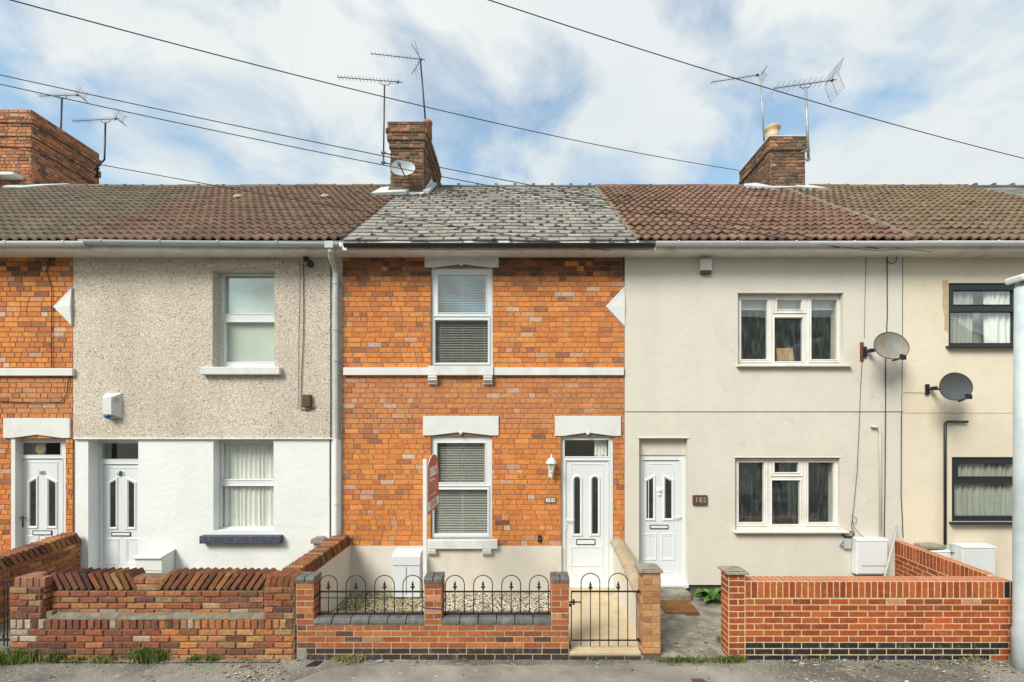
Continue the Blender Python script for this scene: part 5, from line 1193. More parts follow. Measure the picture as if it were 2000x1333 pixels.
mb = MB(); mb.box(X(1111), X(1128), YG - 0.02, YG - 0.008, Z(1177), Z(1174)); mb.lathe([(0.008, 0), (0.014, 0.01), (0.006, 0.03)], (X(1129), YG - 0.014, Z(1175.5)), 8, axis=Vector((1, 0, 0))); mb.box(X(1118), X(1122), YG - 0.026, YG - 0.006, Z(1181), Z(1170)); mb.box(X(1111.5), X(1115), YG - 0.03, YG + 0.0, Z(1184), Z(1179)); mb.build('latch', 'black', G_, bevel=0.002)
for zz in (1156, 1251):
    mb = MB(); mb.tube([(X(1247), YG, Z(zz) - 0.02), (X(1247), YG, Z(zz) + 0.025)], 0.012, 8); mb.box(X(1243), X(1254), YG - 0.008, YG + 0.002, Z(zz) - 0.004, Z(zz) + 0.010); mb.build('hinge', 'black', G_)
# black kerb bricks under the gate slab
mb = MB(); rng = random.Random(3); mb.box(0.561, 1.45, YF + 0.004, YF + 0.12, ZP - 0.05, -0.207, (0.30, 0.26, 0.19))
bricks(mb, (0.561, YF + 0.004, ZP - 0.02), (1, 0, 0), (0, 0, 1), (0, -1, 0), 0.87, 0.062, 0.062, 0.222, DK, rng, bond='stack', **bk)
tag(mb.build('kerb_course', 'newbrick'), 'single course of dark bricks under the sandy slab at the gate', 'kerb bricks')

# ------------------------------------------------------------------ new brick wall (185)
W = thing('garden_wall', 'neat new orange red brick wall with pale pointing and upright brick coping', 'garden wall', (4.2, YF, ZP))
rng = random.Random(85); pal0 = simple_pal(rng, NEW, 0.1); xa, xb = wxF(1455), wxF(1978); MN = (0.66, 0.53, 0.33)
xp0 = wxF(1423); zs_ = wzF(1169.5); zt = wzF(1136); z0_ = ZP - 0.02
nk = dict(joint=0.0125, proud=0.003, jit=0.0008, chamf=0.002)
def paln(u, v, j):
    if j <= 2 and u > (0.02 if j != 2 else 0.0) and u < xb - xa - (0.12 if j != 0 else 0.35): return jitc((0.022, 0.026, 0.030), rng, 0.2)
    if j == 9 and rng.random() < 0.18: return (0.55, 0.25, 0.15)
    return pal0(u, v, j)
mb = MB(); mb.box(xa, xb, YF, YF + 0.215, ZP - 0.06, zs_, MN)
bricks(mb, (xa, YF, z0_), (1, 0, 0), (0, 0, 1), (0, -1, 0), xb - xa, zs_ - z0_, 0.0752, 0.226, paln, rng, bond='stretch', **nk)
bricks(mb, (xb, YF + 0.215, z0_), (-1, 0, 0), (0, 0, 1), (0, 1, 0), xb - xa, zs_ - z0_, 0.0752, 0.226, pal0, rng, bond='stretch', **nk)
mb.box(xa, xb - 0.001, YF + 0.001, YF + 0.214, zs_ + 0.0005, zt, MN)
def pals(u, v, j):
    if u > xb - xa - 0.08: return (0.018, 0.02, 0.024)
    return pal0(u, v, j)
bricks(mb, (xa, YF + 0.001, zs_ + 0.004), (1, 0, 0), (0, 0, 1), (0, -1, 0), xb - xa, zt - zs_ - 0.004, 0.3, 0.0757, pals, rng, bond='stack', **nk)
bricks(mb, (xa, YF, zt), (1, 0, 0), (0, 1, 0), (0, 0, 1), xb - xa, 0.215, 0.3, 0.0757, lambda u, v, j: jitc((0.50, 0.19, 0.10), rng, 0.08), rng, bond='stack', **nk)
bricks(mb, (xb, YF, z0_), (0, 1, 0), (0, 0, 1), (1, 0, 0), 0.215, zt - z0_, 0.0752, 0.215, pal0, rng, bond='stretch', **nk)
mb.build('wall', 'newbrick', W)
mb = MB(); zpt = wzF(1122)
brick_box(mb, xp0, xa - 0.001, YF - 0.002, YF + 0.225, z0_, zpt, 'FRL', 0.0752, 0.226, pal0, rng, MN, **nk); mb.build('pier', 'newbrick', W)
mb = MB(); mb.box(xp0 - 0.03, xa + 0.035, YF - 0.04, YF + 0.25, zpt, zpt + 0.03); mb.prism([(xp0 - 0.03, zpt + 0.031), (xa + 0.035, zpt + 0.031), (xa - 0.03, zpt + 0.045), (xp0 + 0.03, zpt + 0.045)], YF, YF + 0.21, 'y'); mb.build('pier_cap', 'cap_stone', W, bevel=0.006)
# side return to the house
W = thing('party_wall', 'new orange red brick side wall running back to the house beside the meter boxes', 'garden wall', (6, -1, -0.2))
rng = random.Random(86); pal0 = simple_pal(rng, NEW, 0.1)
A = Vector((5.79, -1.893, 0)); B = Vector((6.06, -0.005, 0)); U = (B - A).normalized(); Nn = Vector((-U.y, U.x, 0)); Ls = (B - A).length
mb = MB()
def sheared(z0, z1, col, e=0.0):
    p = [A, A - Nn * 0.105, B - Nn * 0.105, B]
    V = [(q.x, q.y, z0) for q in p] + [(q.x, q.y, z1) for q in p]
    mb.faces(V, [(0, 3, 7, 4), (3, 2, 6, 7), (2, 1, 5, 6), (1, 0, 4, 5), (4, 7, 6, 5)], col)
zt2 = 0.70; sheared(-0.4, zt2, MN)
o0 = Vector((B.x, B.y, 0))
bricks(mb, o0 + Vector((0, 0, -0.25)), -U, (0, 0, 1), Nn, Ls, zt2 - 0.22 + 0.25, 0.0752, 0.226, lambda u, v, j: pal0(u, v, j), rng, bond='stretch', **nk)
bricks(mb, o0 + Vector((0, 0, zt2 - 0.218)), -U, (0, 0, 1), Nn, Ls, 0.218, 0.3, 0.0757, pal0, rng, bond='stack', **nk)
bricks(mb, o0 + Vector((0, 0, zt2)), -U, -Nn, (0, 0, 1), Ls, 0.105, 0.3, 0.0757, lambda u, v, j: jitc((0.50, 0.19, 0.10), rng, 0.08), rng, bond='stack', **nk)
mb.build('wall', 'newbrick', W)

# iron gate of the house at the far left
Yg = -2.02; G_ = thing('garden_gate', 'dark iron gate, only its edge visible at the left border', 'gate', (wx(-60, Yg), Yg, -0.2))
X = lambda p: wx(p, Yg); Z = lambda p: wz(p, Yg)
mb = MB()
for p in (-120, -95, -70, -45, -20, -2, 8, 15): mb.tube([(X(p), Yg, Z(1262)), (X(p), Yg, Z(1138))], 0.007, 6)
mb.build('bars', 'black', G_)
mb = MB(); mb.box(X(-140), X(19), Yg - 0.008, Yg + 0.008, Z(1138), Z(1134)); mb.box(X(-140), X(19), Yg - 0.008, Yg + 0.008, Z(1252), Z(1248)); mb.box(X(-140), X(19), Yg - 0.005, Yg + 0.005, Z(1195), Z(1192)); mb.build('rails', 'black', G_)
mb = MB(); pts = [(X(10) + 0.03 * cos(t), Yg, Z(1243) + 0.03 * sin(t)) for t in [i * pi / 6 for i in range(11)]]; mb.tube(pts, 0.006, 6); mb.build('scroll', 'black', G_)

# ------------------------------------------------------------------ meter boxes and other wall things
def meter(label, xa, xb, Yb, z0, z1, Yf, mat='upvc', lid=0.0, legs=False):
    T = thing('meter_box', label, 'meter box', ((xa + xb) / 2, Yf, z0), 'meter boxes in the front gardens')
    mb = MB()
    if lid: mb.box(xa, xb, Yf, Yb, z0, z1 - lid - 0.004)
    else: mb.box(xa, xb, Yf + 0.012, Yb, z0, z1 - 0.025)
    mb.build('case', mat, T, bevel=0.006)
    mb = MB()
    if lid: mb.prism([(Yf - 0.012, z1 - lid), (Yb, z1 - lid), (Yb, z1), (Yf + 0.02, z1 - 0.035), (Yf - 0.012, z1 - 0.075)], xa - 0.008, xb + 0.008, 'x'); mb.build('lid', mat, T, bevel=0.006)
    else:
        mb.box(xa + 0.012, xb - 0.012, Yf, Yf + 0.014, z0 + 0.015, z1 - 0.05); mb.build('door', mat, T, bevel=0.008)
        mb = MB(); mb.prism([(Yf - 0.008, z1 - 0.045), (Yf + 0.0, z1 - 0.02), (Yb, z1 + 0.004), (Yb, z1 - 0.026), (Yf + 0.01, z1 - 0.047)], xa - 0.004, xb + 0.004, 'x'); mb.build('top', mat, T, bevel=0.006)
    return T
# pebbledash house: sloping stone box
T = thing('meter_box', 'white painted box with sloping lid on the ground below door 183', 'meter box', (-5.88, -0.15, -0.1), 'meter boxes in the front gardens')
mb = MB(); mb.prism([(-0.27, -0.1), (0.015, -0.1), (0.015, 0.53), (-0.27, 0.50)], -6.10, -5.665, 'x'); mb.build('case', 'white_wall', T, bevel=0.01)
mb = MB(); mb.prism([(-0.30, 0.475), (0.015, 0.535), (0.015, 0.56), (-0.30, 0.505)], -6.11, -5.655, 'x'); mb.build('lid', 'stone_white', T, bevel=0.004)
mb = MB(); mb.box(-6.09, -5.675, -0.275, -0.27, 0.285, 0.29); mb.lathe([(0.008, 0), (0.008, 0.006)], (-5.87, -0.27, 0.24), 8, axis=Vector((0, -1, 0))); mb.build('seam', 'grey_text', T)
T = meter('white two part box against cream plinth behind the railings', wx(767, -0.25), wx(820, -0.25), -0.03, -0.14, 0.58, -0.25, 'door_white', lid=0.215)
mb = MB(); mb.box(wx(793, -.25), wx(794, -.25), -0.256, -0.248, -0.1, 0.345); mb.lathe([(0.007, 0), (0.007, 0.005)], (wx(793.5, -.25), -0.252, 0.325), 8, axis=Vector((0, -1, 0))); mb.build('door_gap', 'grey_text', T)
T = meter('tall white wall box with a line of small print beside the leaning pole', wx(1674, -0.15), wx(1735, -0.15), -0.02, wz(1123, -.15), wz(1048, 0), -0.15)
mb = MB(); r_ = random.Random(2); xx = wx(1684, -.15)
while xx < wx(1732, -.15):
    w_ = r_.uniform(0.004, 0.012); mb.box(xx, xx + w_, -0.1525, -0.15, wz(1106.5, -.15), wz(1105, -.15)); xx += w_ + r_.choice((0.002, 0.003, 0.006))
mb.build('print', 'grey_text', T)
meter('white box under a slate slab, half hidden by the red side wall', wx(1805, -0.25), wx(1856, -0.25), -0.01, -0.1, wz(1066, 0), -0.25)
meter('white wall box below the lower black framed window', wx(1880, -0.2), wx(1946, -0.2), -0.01, -0.05, wz(1060, 0), -0.2)
mb = MB(); mb.mbox(Matrix.Translation((wx(1812, -.1), -0.14, wz(1066) + 0.03)) @ Matrix.Rotation(0.12, 4, 'Z') @ Matrix.Rotation(0.05, 4, 'X'), 0.36, 0.22, 0.045)
tag(mb.build('slab', 'cap_stone', bevel=0.006), 'grey weathered slab lying on top of the half hidden meter box', 'slab')
mb = MB(); boxpx(mb, 1853, 1868, 1062, 1077, -0.07, -0.001, 0.0); tag(mb.build('junction_box', 'post', bevel=0.005), 'small grey box on the wall between two white meter boxes', 'junction box')
mb = MB(); mb.box(wx(1930, -.9), wx(2010, -.9), -1.3, -0.5, 0.10, 0.13); mb.box(wx(1934, -.9), wx(2005, -.9), -1.25, -0.55, -0.24, 0.10); tag(mb.build('storage_box', 'road', bevel=0.01), 'dark grey low box with flat lid behind the end of the new brick wall', 'storage box')

# alarm boxes
T = thing('alarm_box', 'white angular alarm box with blue lens on the pebbledash', 'alarm box', (-6.6, -0.05, 2.8))
bx0, bx1, bz0, bz1 = -6.86, -6.51, wz(817), wz(768); Yo = -0.14
fx0, fx1, fz0, fz1 = wx(200, Yo), wx(217, Yo), wz(810, Yo), wz(776, Yo)
mb = MB(); V = [(bx0 + 0.08, 0.002, bz0), (bx1, 0.002, bz0), (bx1, 0.002, bz1), (bx0 + 0.08, 0.002, bz1), (fx0, Yo, fz0), (fx1, Yo, fz0), (fx1, Yo, fz1), (fx0, Yo, fz1)]
mb.faces(V, [(4, 5, 6, 7), (0, 1, 5, 4), (1, 2, 6, 5), (2, 3, 7, 6), (3, 0, 4, 7)]); mb.build('case', 'stone_white', T, bevel=0.006)
mb = MB()
for i in range(3):
    z = wz(779 + 3 * i, -.07); mb.face([(wx(223, -0.105) , -0.106, z), (wx(234, -0.03), -0.034, z), (wx(234, -0.03), -0.034, z + 0.008), (wx(223, -0.105), -0.106, z + 0.008)])
mb.build('louvre', 'grey_text', T)
mb = MB(); mb.lathe([(0.045, 0), (0.045, -0.025), (0.03, -0.05), (0.005, -0.058)], (wx(210, -.09), -0.09, wz(811, -.09)), 14); mb.build('lens', 'blue_lamp', T, smooth=True)
mb = MB(); mb.box(wx(207, -.09), wx(228, -.05), -0.10, 0.0, wz(814, -.05), wz(811, -.05)); mb.build('base', 'grey_text', T)
T = thing('alarm_box', 'small cream alarm box with brown underside below the eaves of the pale house', 'alarm box', (3, -0.05, 5.2))
mb = MB(); boxpx(mb, 1369, 1391, 505, 528, -0.10, -0.02, -0.1); mb.build('case', 'fascia', T, bevel=0.012)
mb = MB(); boxpx(mb, 1370, 1390, 527.5, 534, -0.092, -0.02, -0.092); mb.build('base', 'rust', T, bevel=0.008)
# black floodlight + brown box on pebbledash
T = thing('wall_lamp', 'small black lamp on the pebbledash under the eaves', 'lamp', (-3.47, -0.1, 5.2))
mb = MB(); mb.box(wx(595), wx(603), -0.06, 0.002, wz(511), wz(503)); mb.build('base', 'black', T, bevel=0.004)
mb = MB(); mb.lathe([(0.03, -0.05), (0.05, -0.02), (0.06, 0.04), (0.035, 0.05)], (wx(606, -.1), -0.11, wz(515, -.1)), 12, axis=Vector((0.35, -0.6, -0.7)).normalized()); mb.build('head', 'black', T, smooth=True)
mb = MB(); boxpx(mb, 589, 606, 771, 795, -0.07, 0.002, -0.07); tag(mb.build('junction_box', 'brown_box', bevel=0.012), 'brown plastic box on the pebbledash left of the downpipe', 'junction box')
T = thing('vent_cowl', 'grey stone hood over a small duct on the white wall', 'vent', (-3.3, -0.1, 0.7))
mb = MB(); P = [(wx(612), wz(1059)), (wx(640), wz(1059)), (wx(638), wz(1050)), (wx(632), wz(1047)), (wx(620), wz(1047)), (wx(614), wz(1050))]; mb.prism(P, -0.13, 0.02, 'y'); mb.build('hood', 'cap_stone', T, bevel=0.008)
mb = MB(); boxpx(mb, 617, 636, 1059.5, 1085, -0.09, 0.02, 0.0); mb.build('duct', 'gutter_grey', T, bevel=0.006)

# lantern
T = thing('wall_lantern', 'white wall lantern on the brick between window and door 184', 'lantern', (wx(1077), -0.1, 2))
Yl = -0.13; lx = wx(1077, Yl); LZ = lambda p: wz(p, Yl)
mb = MB(); mb.lathe([(0.088, LZ(906)), (0.088, LZ(904)), (0.075, LZ(902)), (0.055, LZ(897)), (0.020, LZ(894)), (0.012, LZ(892)), (0.016, LZ(890)), (0.006, LZ(888)), (0.002, LZ(885))], (lx, Yl, 0), 6); mb.build('roof', 'upvc', T)
mb = MB(); mb.lathe([(0.036, LZ(920)), (0.060, LZ(906.3))], (lx, Yl, 0), 6); mb.build('glass', 'frost', T)
mb = MB()
for k_ in range(6):
    t = 2 * pi * k_ / 6; mb.tube([(lx + 0.038 * cos(t), Yl + 0.038 * sin(t), LZ(920)), (lx + 0.063 * cos(t), Yl + 0.063 * sin(t), LZ(906))], 0.005, 5)
mb.lathe([(0.004, LZ(936)), (0.016, LZ(932)), (0.022, LZ(926)), (0.040, LZ(922)), (0.040, LZ(919.5))], (lx, Yl, 0), 8)
mb.box(lx - 0.02, lx + 0.02, Yl, 0.0, LZ(927), LZ(921)); mb.box(lx - 0.04, lx + 0.04, -0.02, -0.001, LZ(934), LZ(914)); mb.build('bracket', 'upvc', T)
# number plates
T = thing('number_plate', 'small framed white plate reading 184 on the brick', 'number plate', (wx(1075), -0.02, wz(977)))
mb = MB(); boxpx(mb, 1064, 1086, 972, 982, -0.022, -0.005, 0.0); mb.build('frame', 'rust', T, bevel=0.003)
for i, c_ in enumerate('184'):
    mb = MB(); boxpx(mb, 1066 + 6.2 * i, 1071.6 + 6.2 * i, 973.5, 980.5, -0.027, -0.02, 0.0); mb.build('tile', 'sign_white', T)
    text(c_, 0.060, 'blue_lamp' if False else 'black', (wx(1068.8 + 6.2 * i), -0.028, wz(977)), ext=0.001, parent=T, name='digit', bold=0.001)
T = thing('number_plate', 'brown carved plaque reading 185 on the pale render', 'number plate', (wx(1366), -0.02, wz(976)))
mb = MB(); boxpx(mb, 1352, 1380, 967, 986, -0.045, -0.008, 0.0); mb.build('plaque', 'brown_box', T, bevel=0.004)
for i, c_ in enumerate('185'): text(c_, 0.115, 'sand_stone', (wx(1358.5 + 8 * i), -0.048, wz(976.5)), ext=0.002, parent=T, name='digit', bold=0.0)
T = thing('doorbell', 'black oval doorbell on the brick low beside door 184', 'doorbell', (wx(1054), -0.02, wz(1052)))
mb = MB(); P = [(wx(1054) + 0.030 * cos(t), wz(1052) + (0.03 if sin(t) > 0 else -0.03) + 0.032 * sin(t)) for t in [2 * pi * i / 16 for i in range(16)]]; mb.prism(P, -0.03, -0.004, 'y'); mb.build('case', 'black', T, bevel=0.006)
mb = MB(); mb.lathe([(0.010, 0), (0.009, 0.005)], (wx(1054), -0.03, wz(1052)), 12, axis=Vector((0, -1, 0))); mb.build('button', 'galv', T)

# ------------------------------------------------------------------ sale board
T = thing('estate_agent_board', 'orange red arched sale board on white post, standing behind the middle pier', 'sale board', (wx(830, -1.86), -1.86, -0.15))
Yp = -1.86; px0, px1 = wx(826.5, Yp), wx(834, Yp)
mb = MB(); mb.box(px0, px1, Yp - 0.02, Yp + 0.02, -0.18, wz(897, Yp)); mb.build('post', 'sign_white', T, bevel=0.002)
Xs = wx(836, Yp); By0, By1 = Yp - 0.0, Yp + 0.78; bz0 = wz(1006, Yp); bsh = 1.98; cy_ = (By0 + By1) / 2; R_ = (By1 - By0) / 2
def arch(z0, zs, inset=0.0, rz=0.20):
    P = [(By0 + inset, z0), (By1 - inset, z0)]
    for i in range(17):
        t = pi * i / 16; P.append((cy_ + (R_ - inset) * cos(t), zs + (rz - inset) * sin(t)))
    return P
mb = MB(); mb.prism(arch(bz0, bsh), Xs - 0.006, Xs + 0.000, 'x'); mb.build('board', 'sign_white', T)
mb = MB(); mb.prism(arch(bz0 + 0.15, bsh, 0.012), Xs + 0.0005, Xs + 0.003, 'x'); mb.box(Xs + 0.0005, Xs + 0.003, By0 + 0.01, By1 - 0.01, bz0 + 0.004, bz0 + 0.035); mb.build('panel', 'sign_red', T)
rotx = (pi / 2, 0, pi / 2)
text('peach', 0.24, 'sign_white', (Xs + 0.004, cy_ - 0.02, bsh + 0.0), rotx, 0.001, T, 'lettering', 0.006)
for j, (z, n_, sz) in enumerate(((bz0 + 0.46, 6, 0.03), (bz0 + 0.40, 6, 0.03), (bz0 + 0.21, 9, 0.018))):
    mb = MB(); r_ = random.Random(j); y = By0 + 0.10
    for i in range(n_ * 2):
        w_ = r_.uniform(0.012, 0.03); mb.box(Xs + 0.003, Xs + 0.004, y, y + w_, z, z + sz * r_.choice((0.7, 1, 1))); y += w_ + 0.012
        if y > By1 - 0.22: break
    mb.build('small_print', 'sign_white', T)
text('FOR SALE', 0.115, 'grey_text', (Xs + 0.001, cy_, bz0 + 0.093), rotx, 0.001, T, 'lettering', 0.001)
mb = MB(); mb.tube([(px0 - 0.02, Yp + 0.02, 0.37), (wx(828, YF) - 0.012, YF + 0.18, 0.38), (wx(828, YF) - 0.012, YF - 0.012, 0.375), (wx(862, YF) + 0.012, YF - 0.012, 0.36), (wx(862, YF) + 0.012, YF + 0.2, 0.40), (px1 + 0.02, Yp + 0.03, 0.39)], 0.007, 6)
tag(mb.build('strap', 'strap'), 'purple stretch cord tied round the middle brick pier', 'cord')

# ------------------------------------------------------------------ lamp post
T = thing('lamp_post', 'blue grey steel lamp post cut by the right border', 'lamp post', (5.80, -2.32, ZP))
lx, ly = 5.80, -2.32
mb = MB(); mb.lathe([(0.112, ZP - 0.1), (0.112, 0.18), (0.100, 0.22), (0.097, 1.6), (0.085, 4.15)], (lx, ly, 0), 28); mb.build('pole', 'post', T, smooth=True)
mb = MB(); mb.mbox(Matrix.Translation((lx + 0.22, ly, 4.33)) @ Matrix.Rotation(radians(-16), 4, 'Y'), 0.72, 0.22, 0.075); mb.build('lamp_head', 'upvc', T, bevel=0.02)
mb = MB(); mb.mbox(Matrix.Translation((lx + 0.24, ly, 4.26)) @ Matrix.Rotation(radians(-16), 4, 'Y'), 0.55, 0.18, 0.04); mb.build('lens', 'gutter_grey', T, bevel=0.008)
mb = MB(); mb.lathe([(0.07, 4.13), (0.06, 4.24), (0.04, 4.3)], (lx + 0.02, ly, 0), 16); mb.build('collar', 'galv', T)
mb = MB()
for i in range(4):
    t0, t1 = radians(-98 + 9 * i), radians(-89 + 9 * i); mb.face([(lx + 0.101 * cos(t0), ly + 0.101 * sin(t0), 1.22), (lx + 0.101 * cos(t1), ly + 0.101 * sin(t1), 1.22), (lx + 0.101 * cos(t1), ly + 0.101 * sin(t1), 1.36), (lx + 0.101 * cos(t0), ly + 0.101 * sin(t0), 1.36)])
mb.build('sticker', 'sign_white', T)

# ------------------------------------------------------------------ aerials
def P3d(px, py, Y): return Vector((wx(px, Y), Y, wz(py, Y)))
def aerial(label, tip, end, mt, mbm, Y, n, el, mat='aluminium', mmat='black', cradle=True, refl='grid', group='television aerials', mr=0.014, bend=None, foot=0.0, er=0.0035, rsz=1.0, cross=False, tiltz=0.0):
    T = thing('television_aerial', label, 'aerial', P3d(mbm[0], mbm[1], Y), group)
    a, b = P3d(*tip, Y), P3d(*end, Y); top, bot = P3d(*mt, Y), P3d(*mbm, Y)
    pts = [top] + ([P3d(*q, Y) for q in bend] if bend else []) + [bot]
    mb = MB(); mb.tube(pts, mr, 8)
    mb.build('mast', mmat, T, smooth=True)
    mb = MB(); mb.tube([a, b], 0.008, 6)
    if cradle:
        d = (b - a).normalized(); m_ = top; up = Vector((0, 0, 1)); c0 = a + d * (top - a).dot(d)
        mb.tube([c0 - d * 0.10 + up * 0.0, c0 - d * 0.11 - up * 0.06, c0 - d * 0.06 - up * 0.09, c0 + d * 0.08 - up * 0.09, c0 + d * 0.13 - up * 0.05, c0 + d * 0.13], 0.008, 6)
    mb.mbox(Matrix.Translation(b - (b - a).normalized() * 0.10), 0.05, 0.04, 0.04)
    mb.build('boom', 'black', T)
    mb = MB(); E = Vector((0, 1, tiltz)).normalized()
    for i in range(n):
        t = (i + 0.3) / n; c = a.lerp(b, t * 0.93)
        mb.tube([c - E * el / 2, c + E * el / 2], er, 5)
        if cross:
            F_ = Vector((0.0, 0.8, 0.75)).normalized(); mb.tube([c - F_ * el * 0.45, c + F_ * el * 0.45], er, 5)
    mb.build('elements', mat, T)
    d = (b - a).normalized(); mb = MB(); w_ = 0.17 * rsz
    if refl == 'grid':
        for sgn in (1, -1):
            for k_ in range(4):
                c = b + d * (0.0 + 0.03 * k_ * rsz) + Vector((0, 0, 1)) * sgn * (0.02 + 0.035 * k_) * rsz
                mb.tube([c - E * w_, c + E * w_], er, 5)
            c0 = b; c1 = b + d * 0.12 * rsz + Vector((0, 0, 1)) * sgn * 0.14 * rsz
            for q in (-1, 1): mb.tube([c0 + E * w_ * q * 0.6, c1 + E * w_ * q * 0.6], er, 5)
    elif refl == 'big':
        for sgn in (1, -1):
            Dr = (d * 0.35 + Vector((0, 0, 1)) * sgn * 0.95).normalized() * 0.36
            for k_ in range(6):
                c = b - d * 0.12 + Dr * (0.1 + k_ / 5.5); mb.tube([c - E * 0.25, c + E * 0.25], er, 5)
            for q in (-1, 0, 1): mb.tube([b - d * 0.12 + E * 0.25 * q, b - d * 0.12 + Dr * 1.05 + E * 0.25 * q], er * 1.2, 5)
    elif refl == 'bow':
        for sgn in (1, -1):
            mb.tube([b - d * 0.1, b - d * 0.12 + Vector((-0.05, 0, 0.12 * sgn)), b - d * 0.15 + Vector((-0.18 if sgn > 0 else -0.16, 0, 0.36 * sgn))], 0.009, 6)
            for k_ in (0.12, 0.24, 0.34):
                c = b - d * 0.12 + Vector((-0.3 * k_, 0, sgn * k_)); mb.tube([c - E * 0.16, c + E * 0.16], er, 5)
    if refl: mb.build('reflector', mat, T)
    return T
aerial('small aerial rising behind the large left chimney', (76, 188), (157, 186), (121, 193), (117, 300), 5.3, 18, 0.20, mr=0.022)
aerial('small aerial on a bent mast clamped to the right side of the large left chimney', (141, 237), (232, 232), (206, 240), (190, 345), 5.2, 18, 0.20, bend=[(204, 312), (190, 326)], mr=0.022)
aerial('long low aerial on a straight mast left of the centre chimney', (659, 151), (786, 161), (751, 167), (749, 318), 3.0, 17, 0.17, refl=None, mr=0.017, er=0.005)
aerial('tallest aerial on a leaning mast above the centre chimney', (724, 105), (830, 117), (821, 116), (833, 262), 3.7, 13, 0.16, refl='bow', cradle=False, mr=0.02)
aerial('slim aerial on a pale mast left of the buff chimney pot', (1389, 161), (1487, 146), (1485, 145), (1493, 285), 4.4, 15, 0.17, mmat='galv', cradle=False, mr=0.022, rsz=0.9)
aerial('large aerial with wide grid reflector right of the buff chimney pot', (1511, 173), (1634, 156), (1574, 175), (1579, 312), 3.45, 11, 0.40, mmat='galv', refl='big', mr=0.03, er=0.004, cross=True)
def clampset(px, py, Y, dx, label, mat='black'):
    c = P3d(px, py, Y); T = tag_mb = MB()
    for dz in (0.0, 0.22):
        T.tube([c + Vector((0, 0, dz)), c + Vector((dx, 0.08, dz))], 0.012, 6); T.mbox(Matrix.Translation(c + Vector((0, 0, dz))), 0.10, 0.05, 0.03)
    T.tube([c + Vector((0, 0, -0.05)), c + Vector((0, 0, 0.27))], 0.02, 6)
    return tag(T.build('mast_bracket', mat), label, 'bracket')
clampset(190, 345, 5.2, -0.14, 'black wall clamp holding the bent aerial mast on the left chimney')
clampset(749, 318, 3.0, 0.16, 'black wall clamp holding the straight mast on the centre chimney')
clampset(1578, 312, 3.45, -0.12, 'wall clamp holding the banded mast on the right chimney', 'galv')

# ------------------------------------------------------------------ satellite dishes
def dish(label, c, n, a, b, arm_to, wall, mat, back='black', lmat='black', roll=0.0, group='satellite dishes'):
    c = Vector(c); n = Vector(n).normalized(); r = Vector((0, 0, 1)).cross(n).normalized() * -1; r = n.cross(Vector((0, 0, 1))).normalized(); u = r.cross(n).normalized()
    if u.z < 0: u = -u
    cr, sr = cos(roll), sin(roll); r, u = r * cr + u * sr, u * cr - r * sr
    T = thing('satellite_dish', label, 'satellite dish', c, group)
    mb = MB(); rings, seg = 8, 36
    for side, off in ((1, 0.0), (-1, -0.008)):
        V = [c - n * 0.055 + n * off]
        for i in range(1, rings + 1):
            t = i / rings
            for k_ in range(seg):
                th = 2 * pi * k_ / seg; V.append(c + r * (a * t * cos(th)) + u * (b * t * sin(th) * (1 + 0.08 * sin(th))) - n * (0.055 * (1 - t * t)) + n * off)
        F = [(0, 1 + k_, 1 + (k_ + 1) % seg) for k_ in range(seg)]
        for i in range(rings - 1):
            for k_ in range(seg): F.append((1 + i * seg + k_, 1 + (i + 1) * seg + k_, 1 + (i + 1) * seg + (k_ + 1) % seg, 1 + i * seg + (k_ + 1) % seg))
        mb.faces(V, F)
    mb.build('reflector', mat, T, smooth=True)
    rim = [c + r * (a * cos(2 * pi * k_ / seg)) + u * (b * sin(2 * pi * k_ / seg) * (1 + 0.08 * sin(2 * pi * k_ / seg))) - n * 0.003 for k_ in range(seg + 1)]
    mb = MB(); mb.tube(rim, 0.006, 6); mb.build('rim', back, T, smooth=True)
    at = Vector(arm_to); st = c - u * b * 1.0 - n * 0.01
    mb = MB(); mb.tube([st - n * 0.02, st + (at - st) * 0.4 - u * 0.012, at], [0.016, 0.014, 0.012], 6); mb.build('arm', lmat, T)
    mb = MB(); dirn = (c - at).normalized(); mb.lathe([(0.024, 0), (0.028, 0.03), (0.028, 0.05), (0.012, 0.06)], at, 12, axis=dirn); mb.mbox(Matrix.Translation(at - dirn * 0.03), 0.055, 0.05, 0.07); mb.build('receiver', lmat, T, bevel=0.004)
    w_ = Vector(wall); hb = c - n * 0.125
    mb = MB(); mb.tube([hb, w_ + Vector((0.05, -0.10, 0.0)), w_ + Vector((0.02, -0.02, 0))], 0.018, 8)
    mb.mbox(Matrix.Translation(w_ + Vector((0, -0.012, 0))), 0.06, 0.022, 0.17); mb.mbox(Matrix.Translation(w_ + Vector((0.05, -0.08, 0.01))), 0.05, 0.09, 0.06); mb.mbox(Matrix.Translation(hb), 0.10, 0.06, 0.09)
    mb.build('bracket', back, T, bevel=0.003)
    return T
Yd = -0.42
T = dish('rust stained grey satellite dish on the pale render', P3d(1742, 677, Yd), (0.20, -0.94, 0.16), 0.330, 0.215, P3d(1763, 697, -0.78), P3d(1688, 688, -0.03), 'dish_rust', roll=radians(-3))
mb = MB(); mb.mbox(Matrix.Translation(P3d(1683, 687, -.03)), 0.05, 0.025, 0.30); mb.build('wall_plate', 'rust', T)
T = dish('dark grey satellite dish on the cream yellow wall', P3d(1868, 757, Yd), (0.20, -0.94, 0.16), 0.330, 0.215, P3d(1891, 774, -0.78), P3d(1810, 761, -0.015), 'dish_dark', roll=radians(-10))
dish('pale grey satellite dish on the front of the centre chimney', P3d(787, 328, 2.75), (0.22, -0.9, 0.15), 0.27, 0.205, P3d(780, 322, 2.45), (C2x0 + 0.25, 3.07, wz(330, 3.05)), 'dish_grey', roll=radians(-14))

